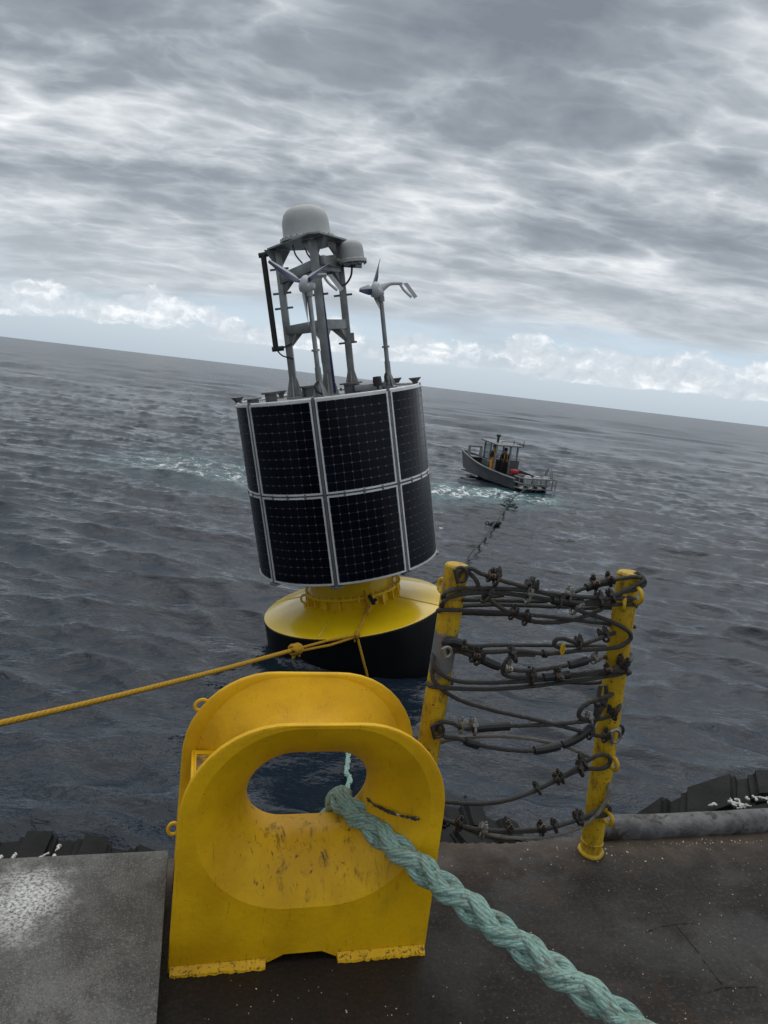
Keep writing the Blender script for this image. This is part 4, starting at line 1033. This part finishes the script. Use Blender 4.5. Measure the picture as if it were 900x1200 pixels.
def cross(a, b, name='mast_beam', h=0.16, wd=0.10, knee=True):
    mb = MB(); mb.beam(a, b, wd, h, up=Vector((0, 0, 1)), bev=0.008)
    if knee:
        x = (b-a).normalized(); L = (b-a).length
        y = Vector((0, 0, 1)).cross(x).normalized()
        for e, s_ in ((a, 1), (b, -1)):
            o = e+x*s_*0.07-Vector((0, 0, h/2)); mb.prism([(0, 0), (0.20, 0), (0, -0.20)], o-y*0.02, x*s_, Vector((0, 0, 1)), y, 0.04)
    mb.obj(name, M['aluminium'], buoy)
m0, m1, m2 = [p.copy() for p in (LEGS[0][0], LEGS[1][0], LEGS[2][0])]
def onleg(i, s_):
    p, q = LEGS[i]; t = (s_-p.z)/(q.z-p.z); return p+(q-p)*t
cross(onleg(0, 4.43), onleg(1, 4.43)); cross(onleg(1, 4.43), onleg(2, 4.43)); cross(onleg(0, 4.43), onleg(2, 4.43))
cross(onleg(0, 5.32), onleg(1, 5.40), h=.17); cross(onleg(1, 5.40), onleg(2, 5.40), h=.17); cross(onleg(0, 5.36), onleg(2, 5.40), h=.14)
TOP = max(q.z for _, q in LEGS)
mb = MB(); ctr = sum((q for _, q in LEGS), Vector())/3; tp = []
zt = 5.83
corner = [bl(316, 293, WB), bl(369, 281, WF-0.35), bl(405, 287, WB), bl(372, 290, WB+0.5)]
poly = []
for i, c in enumerate(corner):
    d = Vector((c.x-ctr.x, c.y-ctr.y, 0)); pr = Vector((-d.y, d.x, 0)).normalized(); 
    for s_ in (-0.09, 0.09): poly.append((c.x+pr.x*s_, c.y+pr.y*s_))
import functools
poly.sort(key=lambda p: math.atan2(p[1]-ctr.y, p[0]-ctr.x))
mb.prism(poly, (0, 0, zt), (1, 0, 0), (0, 1, 0), (0, 0, 1), 0.028)
for i in range(3):
    q = onleg(i, zt-0.01)
    for s_ in (-1, 1):
        e = Vector((math.cos(R(90*i+45)), math.sin(R(90*i+45)), 0))*s_
        mb.prism([(0, 0), (0.24, 0), (0, -0.30)], q+e*0.05, e, Vector((0, 0, 1)), Vector((-e.y, e.x, 0)), 0.02)
mb.obj('dome_plate', M['aluminium'], buoy)
c = bl(360.5, 283, -0.05); c.z = zt+0.03
mb = MB(); mb.lathe([(0.47, 0.0), (0.47, 0.04), (0.42, 0.06), (0.408, 0.1), (0.402, 0.26), (0.395, 0.33), (0.365, 0.43), (0.30, 0.505), (0.2, 0.55), (0.09, 0.57), (0.0, 0.575)], 48, Matrix.Translation(c)); mb.obj('large_dome', M['radome'], buoy)
mb = MB()
for an in np.linspace(0, 6.283, 25)[:-1]:
    mb.box(c+Vector((0.45*math.cos(an), 0.45*math.sin(an), 0.045)), (0.03, 0.03, 0.02))
for x in (-.25, -.05, .12): mb.tube(spline([c+Vector((x, -.1, -.05)), c+Vector((x+.03, -.12, -.22)), c+Vector((x+.12, -.05, -.36))], 5), 0.014, 6)
mb.obj('dome_fastening', M['alu_dark'], buoy)
c2 = bl(413.5, 308, 0.05)
mb = MB(); mb.lathe([(0.20, 0.0), (0.245, 0.0), (0.245, 0.05), (0.21, 0.07), (0.205, 0.22), (0.19, 0.29), (0.15, 0.345), (0.07, 0.375), (0.0, 0.38)], 36, Matrix.Translation(c2)); sd_ = mb.obj('small_dome', M['radome'], buoy)
mb = MB(); 
for an in np.linspace(0, 6.283, 13)[:-1]: mb.tube([c2+Vector((.225*math.cos(an), .225*math.sin(an), -.035)), c2+Vector((.225*math.cos(an), .225*math.sin(an), .06))], .014, 6)
mb.obj('dome_bolt', M['alu_dark'], sd_, kind='stuff')
mb = MB(); e = onleg(2, 5.42); g2 = c2+Vector((0.0, 0, -0.05)); mb.beam(onleg(1, 5.46)+Vector((.1, 0, 0)), e+Vector((0, 0, .05)), .12, .15, bev=.01); mb.beam(e+Vector((0, 0, .05)), g2+Vector((.1, 0, .0)), 0.18, 0.10, bev=0.01); mb.box(c2+Vector((0, 0, -.025)), (.3, .3, .04), bev=.006); mb.box(e+Vector((-.14, -.05, .08)), (.2, .14, .24), bev=.01)
mb.obj('dome_arm', M['aluminium'], buoy)
mb = MB(); mb.tube(spline([bl(412.5, 311, 0), bl(411, 324, -.05), bl(403, 334, -.08), bl(392, 328, -.08), bl(386.5, 312, -.05)], 8), 0.018, 6); mb.obj('cable', M['black'], buoy)
# narrow navy blue strip along the middle leg and instrument box
mb = MB(); a_, b_ = bl(393, 460, WF-.02), bl(376, 330, WF-.02); mb.beam(a_, b_, 0.036, 0.10, up=Vector((0, 1, 0)), bev=.01); mb.obj('blue_strip', M['navy'], buoy)
mb = MB(); mb.beam(bl(380, 410, WF+.18), bl(382, 426, WF+.18), .12, .14, bev=.02); mb.obj('instrument_box', M['aluminium'], buoy)
# whip antenna
mb = MB(); a_, b_ = bl(308.5, 299, WB-.1), bl(323.5, 409, WB-.1); mb.rod(a_, b_, 0.05, 12); mb.rod(a_+Vector((-.08, 0, .0)), a_+Vector((.08, 0, .01)), 0.045, 10); mb.rod(b_+Vector((-.07, 0, 0)), b_+Vector((.14, 0, .0)), 0.045, 10)
mb.beam(a_+Vector((0, 0, .02)), corner[0]+Vector((0.1, 0, 0.0)), .05, .05); mb.beam(b_+Vector((.1, 0, 0)), b_+Vector((.30, 0, .06)), .03, .03)
mb.tube(spline([b_+Vector((0.0, 0, 0)), b_+Vector((.1, 0, -.13)), b_+Vector((.28, 0, -.2)), onleg(0, b_.z-.2)], 6), 0.013, 6)
mb.obj('antenna_rod', M['black'], buoy)
# wind turbines
def turbine(base, hub, tail, blades, wd):
    """all photograph points on the plane wd; blades as (px,py,depth shift)"""
    p0 = bl(*base, wd); p0.z = DH-0.02; h = bl(*hub, wd); tl = bl(*tail, wd)
    root_pt = bl(hub[0]+ (tail[0]-hub[0])*0.28, hub[1]+3, wd)
    mb = MB(); top = root_pt-Vector((0, 0, 0.10))
    mb.tube([p0, p0+(top-p0)*0.3, p0+(top-p0)*0.3+Vector((0, 0, .001)), top], [0.054, 0.050, 0.040, 0.038], 14)
    mb.lathe([(0.14, 0), (0.14, .03), (0.07, .06), (.062, .22)], 16, Matrix.Translation(p0)); mb.rod(p0+(top-p0)*0.45, p0+(top-p0)*0.47, .068, 12)
    mb.rod(top-Vector((0, 0, .08)), top+Vector((0, 0, .02)), 0.062, 12)
    for q_ in range(4):
        an = q_*1.57+.5; e_ = Vector((math.cos(an), math.sin(an), 0)); mb.prism([(0, 0), (.09, 0), (0, .25)], p0+e_*.05-Vector((-e_.y, e_.x, 0))*.008+Vector((0, 0, .03)), e_, Vector((0, 0, 1)), Vector((-e_.y, e_.x, 0)), .016)
    pole = mb.obj('turbine_pole', M['aluminium'], buoy)
    ax_ = (root_pt-h).normalized(); L = (tl-h).length
    # nacelle: egg body tapering into a swan-neck tail boom
    mid = h+(tl-h)*0.33; bend = h+(tl-h)*0.64+Vector((0, 0, 0.06)); end = tl+Vector((-0.02, 0, 0.0))
    pts = spline([h-ax_*0.03, h+ax_*0.02, h+ax_*0.12, mid, bend, end+Vector((0, 0, .06))], 6)
    rad = []
    for i in range(len(pts)):
        t = i/(len(pts)-1)
        rad.append(max(0.005, 0.14*math.sin(min(1, t*3.3+.12)*math.pi/2)*(1 if t < .34 else max(0.22, 1-(t-.34)*1.75))))
    mb = MB(); mb.tube(pts, rad, 14); nac = mb.obj('wind_turbine', M['turbine'], buoy)
    # tail fin: an open frame
    e = (tl-h).normalized(); b_ = pts[-1]; d1 = (e*0.55+Vector((0, 0, -1))).normalized(); fe = e
    fin = MB(); fin.tube([b_-e*.02, b_+e*0.05], 0.03, 8)
    poly_o = [b_+e*0.02, b_+e*0.14, b_+e*0.14+d1*0.32, b_+e*0.0+d1*0.26]
    fin.tube(spline([b_+e*0.0, b_+e*.0+d1*0.14, b_+e*.05+d1*0.29], 5), 0.022, 8)
    y = e.cross(d1).normalized()
    fin.prism([(0.06, 0), (0.14, .0), (0.16, .28), (0.08, .32)], b_-y*.012, e, d1, y, .024)
    fin.obj('tail_fin', M['turbine'], nac)
    hubc = h+ax_*0.03
    for (bx, by, dw) in blades:
        tip = bl(bx, by, wd+dw); d = (tip-hubc); Lb = d.length; d.normalize()
        side = ax_.cross(d).normalized(); nn = d.cross(side)
        mb = MB(); v = []; n = 9
        for i in range(n):
            t = i/(n-1); ch = (0.08+0.14*math.sin(min(1, t*3.5)*math.pi/2))*(1-0.72*t); tw = R(28)*(1-t)+R(4)
            c_ = hubc+d*(0.06+(Lb-0.06)*t)+nn*0.03*t*t; s2 = side*math.cos(tw)+nn*math.sin(tw); n2 = nn*math.cos(tw)-side*math.sin(tw)
            th_ = 0.022*(1-.7*t)
            v += [c_-s2*ch*0.4, c_+n2*th_, c_+s2*ch*0.6, c_-n2*th_*.6]
        f_ = [(i*4+j, i*4+(j+1) % 4, (i+1)*4+(j+1) % 4, (i+1)*4+j) for i in range(n-1) for j in range(4)]+[(3, 2, 1, 0), tuple((n-1)*4+j for j in range(4))]
        mb.add(v, f_)
        mb.mi = [1 if (q % 4 in (2, 1)) else 0 for q in range(len(f_))]
        mb.obj('blade', [M['turbine'], M['blade']], nac, angle=60)
turbine((375.5, 460), (353, 331), (381, 327), ((314, 306, -0.25), (386, 306, -0.2), (359.5, 381, -0.1)), -1.15)
turbine((456, 448), (436, 338), (470, 336), ((443.5, 303, 0.25), (419.5, 338.5, -.55), (446, 367, .15)), 0.15)
mb = MB(); mb.tube(spline([bl(377, 462, -1.2), bl(371, 458, -1.25), bl(369, 452, -1.25), bl(373, 447, -1.2)], 6), .018, 6); mb.tube(spline([bl(455, 448, .1), bl(451, 443, .1), bl(452, 437, .12)], 6), .016, 6); mb.obj('loose_cable', M['black'], buoy)

# ------------------------------------------------------------------ yellow line on the buoy
def rel(o): return o
JN = BM @ bl(418, 744, -1.76)
def near(px, py, dist_from_cam): return CAM+ray(px, py)*dist_from_cam
dJ = (JN-CAM).length
KN = near(346, 761, dJ-0.75)
far_l = near(0, 842, 7.9); beyond = far_l+(far_l-KN)*0.45
root = empty('yellow_rope', JN, 'long taut yellow rope tied to the buoy and running off to the left', 'rope')
def part(mb, name, mat, parent=root):
    o = mb.obj(name, M[mat], parent, angle=80); o.matrix_parent_inverse = parent.matrix_world.inverted(); return o
mb = MB(); pts = []
for t in np.linspace(0, 1, 60):
    p = KN.lerp(beyond, t); p.z -= 0.10*math.sin(t*math.pi)*0.6; pts.append(p)
mb.tube(pts, 0.032, 10); part(mb, 'main_line', 'yellow_rope')
mb = MB(); mb.tube([KN, KN.lerp(JN, .5)+Vector((0, 0, .02)), JN], 0.022, 8); mb.tube([KN+Vector((0, 0, -.04)), KN.lerp(JN, .5)+Vector((0.05, 0, -.05)), JN+Vector((0, 0, -.03))], 0.022, 8); part(mb, 'bridle', 'yellow_rope')
PE = BM @ bl(432, 710, -1.02); PT2 = BM @ bl(427, 692, -0.92)
mb = MB(); mb.tube(spline([JN, JN.lerp(PE, .6), PE, PT2], 6), 0.026, 8); mb.tube(spline([JN.lerp(PE, .75)+Vector((.03, 0, 0)), PE+Vector((.03, 0, .01)), BM @ bl(428, 699, -.93)], 5), 0.03, 8); part(mb, 'neck_tail', 'yellow_rope')
DW = BM @ bl(431, 800, -1.80)
mb = MB(); mb.tube(spline([JN, JN.lerp(DW, .5)+Vector((0.02, -.06, 0)), DW, DW+Vector((.02, -.02, -.6))], 6), 0.022, 8); part(mb, 'hanging_tail', 'yellow_rope')
def knot(c, s_, name, axis):
    mb = MB(); axis = axis.normalized(); e = axis.orthogonal().normalized(); g = axis.cross(e)
    for k in range(4):
        cc = c+axis*s_*(k-1.5)*0.75; tl = axis*0.35*random.uniform(-1, 1)
        e_ = (e+tl).normalized(); mb.tube([cc+e_*s_*math.cos(a)*1.05+g*s_*math.sin(a)*1.05 for a in np.linspace(0, 6.283, 15)[:-1]], s_*0.52, 8, closed=True)
    for k in range(2): mb.tube(spline([c+axis*s_*(k*2-1), c+axis*s_*(k*2-1)*2+e*s_*(1.2-2*k)-Z*s_*.4, c+axis*s_*(1.6-2.8*k)-Z*s_*2.2+e*s_*.4], 5), s_*0.42, 7)
    part(mb, name, 'yellow_rope')
knot(KN, 0.062, 'knot', KN-beyond); knot(JN, 0.036, 'knot', JN-PE); knot(JN.lerp(PE, .78), 0.032, 'knot', JN-PE)
mb = MB(); pp = BM @ bl(436.5, 703.5, -.97)
for k in range(7): mb.box(pp+Vector((random.uniform(-.07, .07), random.uniform(-.05, .05), random.uniform(-.07, .07))), (.07, .05, .06), Matrix.Rotation(random.uniform(0, 3), 3, 'Y'), bev=.01)
mb.obj('rope_clamp', M['black'], None, label='small black clamp at the neck of the buoy beside the yellow rope', category='clamp')

# ------------------------------------------------------------------ work boat
ST = (on_z(602, 574, WZ)+on_z(640, 577, WZ))/2
BOW = on_z(556, 556, WZ)
hd = (BOW-ST); hd.z = 0; hd.normalize()
left = Vector((-hd.y, hd.x, 0))
BL = 7.0; BW = 1.14
rotb = Matrix((hd, left, Z)).transposed()
rotb = rotb @ Matrix.Rotation(R(-1.5), 3, 'Y') 
boat = empty('workboat', ST+Vector((0, 0, 0)), 'small grey aluminium workboat with an open wheelhouse, two people aboard', 'boat', rot=rotb)
def station(x):
    t = x/BL; hw = BW*(1-max(0, (t-0.35)/0.65)**2.0); sh = 0.60+0.52*t**1.8; ke = -0.35+0.0*t if t < .7 else -0.35+(t-.7)/.3*0.75
    ch = hw*0.86*(1 if t < .6 else 1-(t-.6)*0.8); cz_ = 0.02 if t < .5 else 0.02+(t-.5)*0.9
    return hw, sh, ke, ch, cz_
mb = MB(); xs = np.linspace(0, BL, 22); v = []; f_ = []
for x in xs:
    hw, sh, ke, ch, cz_ = station(x); hw = max(hw, .03); ch = max(min(ch, hw), .02)
    q_ = max(0, (x/BL-.6)/.4)**2; xo = x
    xt, xk = x+.45*q_, x-.9*q_
    v += [(xt, hw, sh), (xo-.2*q_, ch, cz_), (xk, 0, ke), (xo-.2*q_, -ch, cz_), (xt, -hw, sh), (xt, -hw+.03 if hw > .06 else 0, sh-.02), (xo, -hw*.9, .08), (xo, hw*.9, .08), (xt, hw-.03 if hw > .06 else 0, sh-.02)]
n = 9
for i in range(len(xs)-1):
    for j in range(n): f_.append((i*n+j, i*n+(j+1) % n, (i+1)*n+(j+1) % n, (i+1)*n+j))
f_ += [tuple(range(n))[::-1], tuple((len(xs)-1)*n+j for j in range(n))]
mb.add(v, f_); mb.obj('hull', M['boat'], boat, angle=25)
mb = MB(); mb.box((BL*0.42, 0, 0.11), (BL*0.8, BW*1.7, .04)); mb.obj('floor', M['boat_in'], boat)
for s_ in (-1, 1):
    mb = MB(); mb.tube([(x+.45*max(0, (x/BL-.6)/.4)**2, s_*max(station(x)[0], .03), station(x)[1]+.03) for x in xs], 0.05, 8); mb.obj('gunwale', M['boat_light'], boat)
# stern platform with a guard cage and outboards
mb = MB(); mb.box((-0.25, 0, 0.20), (0.7, BW*1.9, .06), bev=.01); mb.obj('stern_platform', M['boat_light'], boat)
mb = MB()
for z in (0.5, 0.8):
    mb.tube([(0.1, BW, z), (-0.7, BW, z), (-.75, BW*.9, z), (-.75, -BW*.9, z), (-0.7, -BW, z), (0.1, -BW, z)], 0.035, 8)
for y in (-BW*.95, -.45, .45, BW*.95): mb.rod((-.75, y, .18), (-.75, y, .8), .03, 8)
for y in (-BW, BW): mb.rod((-.4, y, .2), (-.4, y, .8), .03, 8)
mb.obj('guard_rail', M['boat_light'], boat)
for y in (-0.62, 0.0, 0.62):
    mb = MB(); bm = bmesh.new(); bmesh.ops.create_cube(bm, size=1); bmesh.ops.scale(bm, vec=(0.5, .40, .62), verts=bm.verts)
    for v_ in bm.verts:
        if v_.co.z < 0: v_.co.x *= .7; v_.co.y *= .8
    bmesh.ops.bevel(bm, geom=bm.edges[:], offset=.09, segments=3, affect='EDGES')
    mb.bm(bm, Matrix.Translation((-.42, y, .60))); e = mb.obj('outboard', M['white'], boat)
    mb = MB(); mb.box((-.4, y, .1), (.22, .16, .7), bev=.03); mb.box((-.4, y, -.25), (.4, .05, .3), bev=.01); mb.obj('outboard_leg', M['black'], e)
mb = MB(); mb.tube(spline([(-.7, -.7, .8), (-.6, -.7, 1.2), (-.4, -.7, 1.25), (-.2, -.7, .8)], 6), .03, 8); mb.tube(spline([(.2, -1.0, .7), (.1, -1.0, 1.2), (-.3, -1.0, 1.3), (-.5, -1.0, .8)], 6), .03, 8); mb.obj('stern_hoop', M['boat_light'], boat)
# wheelhouse
x0, x1, yw, z0, zt_ = 2.6, 3.9, 0.78, .14, 2.12
mb = MB()
for (x, y) in ((x0, -yw), (x0, yw), (x1, -yw*.9), (x1, yw*.9), (x0, -.25), ((x0+x1)/2, yw*.95)):
    mb.beam((x, y, z0), (x+.08, y*.96, zt_), .09, .09, bev=.01)
for z in (1.1,):
    mb.beam((x0, -yw, z), (x1, -yw*.9, z), .06, .1); mb.beam((x0, yw, z), (x1, yw*.9, z), .06, .1); mb.beam((x1, -yw*.9, z), (x1, yw*.9, z), .06, .1)
mb.obj('wheelhouse_frame', M['boat_light'], boat)
mb = MB(); mb.box(((x0+x1)/2, -yw*.95, .62), (x1-x0, .04, .95)); mb.box(((x0+x1)/2+.3, yw*.95, .62), (x1-x0-.6, .04, 1.0)); mb.box((x1+.02, 0, .62), (.04, yw*1.8, 1.0)); mb.box((x0-.0, -.6, .8), (.04, .62, .95)); mb.obj('wheelhouse_panel', M['boat'], boat)
mb = MB(); mb.box(((x0+x1)/2+.1, 0, zt_+.05), (x1-x0+.6, yw*2.15, .09), Matrix.Rotation(R(-3), 3, 'Y'), bev=.03); mb.obj('wheelhouse_roof', M['boat_light'], boat)
for (c_, sz) in ((((x0+x1)/2+.05, -yw*.93, 1.6), (x1-x0-.15, .012, .9)), ((x1+.03, 0, 1.6), (.012, yw*1.7, .9)), (((x0+x1)/2+.45, yw*.93, 1.6), (.6, .012, .9))):
    mb = MB(); mb.box(c_, sz); mb.obj('window', M['glass'], boat)
mb = MB(); mb.rod((3.3, .3, zt_+.08), (3.3, .3, zt_+.42), .07, 10); mb.lathe([(.03, 0), (.14, .04), (.14, .14), (.03, .2)], 14, Matrix.Translation((3.3, .3, zt_+.38))); mb.tube([(2.6, -.8, zt_+.1), (2.6, -.8, zt_+.22), (2.6, .5, zt_+.22), (2.6, .5, zt_+.1)], .02, 6); mb.rod((2.4, -.9, zt_), (2.4, -.9, zt_+.35), .02, 6); mb.rod((2.8, -.5, zt_), (2.8, -.5, zt_+.3), .02, 6)
mb.obj('roof_light', M['black'], boat)
# bow gate and tow gear
mb = MB(); bx = 5.9; by = station(bx)[0]-.05; bz = station(bx)[1]
for s_ in (-1, 1): mb.prism([(-.22, 0), (.18, 0), (.06, .75), (-.08, .75)], (bx, s_*by, bz-.1), (1, 0, 0), (0, 0, 1), (0, 1, 0), .06)
mb.beam((bx, -by, bz+.58), (bx, by, bz+.58), .06, .1); mb.box((bx+.25, 0, bz-.05), (.9, by*1.5, .06))
mb.obj('bow_gate', M['boat_light'], boat)
mb = MB(); mb.box((1.6, -.3, .4), (.7, .9, .5), bev=.05); mb.obj('engine_cover', M['boat_in'], boat)
def on_boat(mb, name, mat, label, cat):
    mb.xf(boat.matrix_world); return mb.obj(name, M[mat], None, label=label, category=cat)
mb = MB(); mb.box((1.55, .1, .80), (.4, .45, .24), bev=.09); on_boat(mb, 'red_bag', 'red', 'small red bag on the aft deck of the boat behind the wheelhouse', 'bag')
# people on the boat
def person(loc, yaw, label, top, legs, arm_r, arm_l):
    m = boat.matrix_world @ Matrix.Translation(loc) @ Matrix.Rotation(yaw, 4, 'Z')
    root = empty('person', m.translation, label, 'person', rot=m.to_3x3())
    J = {'pel': (0, 0, .95, .15, .12), 'wai': (0, 0, 1.1, .14, .11), 'che': (0, .0, 1.33, .18, .125), 'nec': (0.01, 0, 1.49, .06, .06), 'hd1': (0.02, 0, 1.60, .085, .095), 'hd2': (0.02, 0, 1.70, .085, .095), 'hd3': (.01, 0, 1.77, .05, .05)}
    E_ = [('pel', 'wai'), ('wai', 'che'), ('che', 'nec'), ('nec', 'hd1'), ('hd1', 'hd2'), ('hd2', 'hd3')]
    for s_, n_ in ((1, 'l'), (-1, 'r')):
        J['hip'+n_] = (0, s_*.10, .88, .095, .095); J['kne'+n_] = (.03, s_*.12, .48, .065, .065); J['ank'+n_] = (-.02, s_*.13, .08, .05, .05); J['toe'+n_] = (.14, s_*.14, .04, .04, .035)
        E_ += [('pel', 'hip'+n_), ('hip'+n_, 'kne'+n_), ('kne'+n_, 'ank'+n_), ('ank'+n_, 'toe'+n_)]
        el, ha = (arm_l, arm_r)[s_ < 0]
        J['sho'+n_] = (0, s_*.19, 1.40, .07, .07); J['elb'+n_] = (*el, .047, .047); J['han'+n_] = (*ha, .034, .034)
        E_ += [('che', 'sho'+n_), ('sho'+n_, 'elb'+n_), ('elb'+n_, 'han'+n_)]
        hv = Vector(ha); dv = (hv-Vector(el)).normalized()
        for q in range(4):
            tip = hv+dv*(.09+.015*(q in (1, 2)))+Vector((0, (q-1.5)*.02, -.01)); J[f'fi{q}{n_}'] = (*tip, .011, .011); E_.append(('han'+n_, f'fi{q}{n_}'))
        th = hv+dv*.04+Vector((.045, 0, .02)); J['thu'+n_] = (*th, .012, .012); E_.append(('han'+n_, 'thu'+n_))
    keys = list(J); me = bpy.data.meshes.new('body'); me.from_pydata([J[k][:3] for k in keys], [(keys.index(a), keys.index(b)) for a, b in E_], [])
    ob = bpy.data.objects.new('body', me); COL.objects.link(ob)
    md = ob.modifiers.new('skin', 'SKIN'); md.use_smooth_shade = True
    for i, k in enumerate(keys): me.skin_vertices[0].data[i].radius = J[k][3:5]
    me.skin_vertices[0].data[0].use_root = True
    sb = ob.modifiers.new('sub', 'SUBSURF'); sb.levels = 1; sb.render_levels = 1
    dg = bpy.context.evaluated_depsgraph_get(); me2 = bpy.data.meshes.new_from_object(ob.evaluated_get(dg)); bpy.data.objects.remove(ob)
    me2.materials.clear()
    for k in ('skin', legs, top, 'dark_cloth'): me2.materials.append(M[k])
    for p in me2.polygons:
        c_ = p.center; hand = min((c_-Vector(arm_l[1])).length, (c_-Vector(arm_r[1])).length) < .12
        p.material_index = 0 if (c_.z > 1.47 or hand) else 3 if c_.z < .12 else 1 if c_.z < 1.0 else 2
        p.use_smooth = True
    link('body', me2, root)
    mb = MB(); mb.lathe([(.105, 1.665), (.108, 1.72), (.09, 1.79), (.05, 1.825), (0, 1.832)], 16, Matrix.Translation((.015, 0, 0))); mb.box((.12, 0, 1.675), (.10, .13, .015), bev=.004)
    mb.obj('cap', M['dark_cloth'], root)
    mb = MB(); mb.lathe([(.004, -.016), (.014, -.008), (.012, .012), (.004, .022)], 8, Matrix.Translation((.118, 0, 1.615)))
    mb.obj('nose', M['skin'], root)
    for s_ in (-1, 1):
        mb = MB(); mb.lathe([(0, -.03), (.014, -.015), (.016, .01), (0, .03)], 8, Matrix.Translation((.015, s_*.095, 1.63))); mb.obj('ear', M['skin'], root)
    mb = MB()
    for s_ in (-1, 1): mb.lathe([(0, -.008), (.011, 0), (0, .008)], 8, Matrix.Translation((.108, s_*.034, 1.645)))
    mb.box((.108, 0, 1.565), (.012, .045, .008), bev=.002); mb.obj('eyes_and_mouth', M['black'], root)
    mb = MB()
    for y in (-.09, .09): mb.tube(spline([(.10, y, 1.0), (.165, y, 1.25), (.10, y, 1.42), (0, y*.9, 1.455), (-.11, y*.9, 1.3), (-.13, y*.6, 1.0)], 5), .022, 6)
    mb.obj('harness', M['orange_cloth'] if top != 'orange_cloth' else M['dark_cloth'], root)
    return root
person((2.85, .80, .30), R(200), 'person in orange trousers and dark jacket standing at the left side of the wheelhouse', 'dark_cloth', 'orange_cloth', ((-.02, -.28, 1.12), (.2, -.24, 1.02)), ((-.02, .28, 1.12), (.22, .2, 1.1)))
person((2.95, -.1, .14), R(170), 'person in dark clothing standing inside the wheelhouse of the boat', 'dark_cloth', 'dark_cloth', ((-.02, -.27, 1.1), (.24, -.2, 1.12)), ((0, .27, 1.1), (.22, .16, 1.18)))
# tow line trailing from the stern
tow = [boat.matrix_world @ Vector((-.9, .5, .55)), on_z(603, 582, WZ+.15), on_z(592, 597, WZ+.14), on_z(577, 618, WZ+.14), on_z(562, 637, WZ+.14), on_z(551, 650, WZ+.14), on_z(540, 668, WZ+.1), BM @ bl(490, 690, .5)]
mb = MB(); tp_ = spline(tow, 14)
for p in tp_[14:]: p.z += 0.03*math.sin(p.x*5)
mb.tube(tp_, 0.03, 8)
mb.obj('tow_rope', M['tow'], None, label='dark tow rope trailing on the water from the boat stern towards the buoy', category='rope')
mb = MB(); c_ = on_z(594, 593, WZ+.05)
for k in range(8):
    a = c_+Vector((random.uniform(-.25, .25), random.uniform(-1.2, 1.2), random.uniform(.02, .15))); mb.tube(spline([a, a+Vector((random.uniform(-.3, .3), random.uniform(-.3, .3), .12)), a+Vector((random.uniform(-.3, .3), random.uniform(-.4, .4), 0))], 4), .022, 6)
mb.obj('weed_clump', M['tow'], None, label='dark weed caught on the tow rope just behind the boat', category='weed', kind='stuff')
mb = MB(); c_ = on_z(580, 614, WZ+.08); mb.lathe([(0, -.16), (.10, -.1), (.13, 0), (.10, .1), (.04, .15), (0, .16)], 16, Matrix.Translation(c_) @ Matrix.Rotation(R(70), 4, 'Y') @ Matrix.Scale(1.7, 4, (0, 0, 1))); mb.tube(torus_pts(c_+Vector((-.3, 0, .0)), (1, 0, 0), (0, 0, 1), .06, 12), .02, 6, closed=True)
mb.obj('float', M['black'], None, label='small black float on the tow rope between boat and left post', category='float')
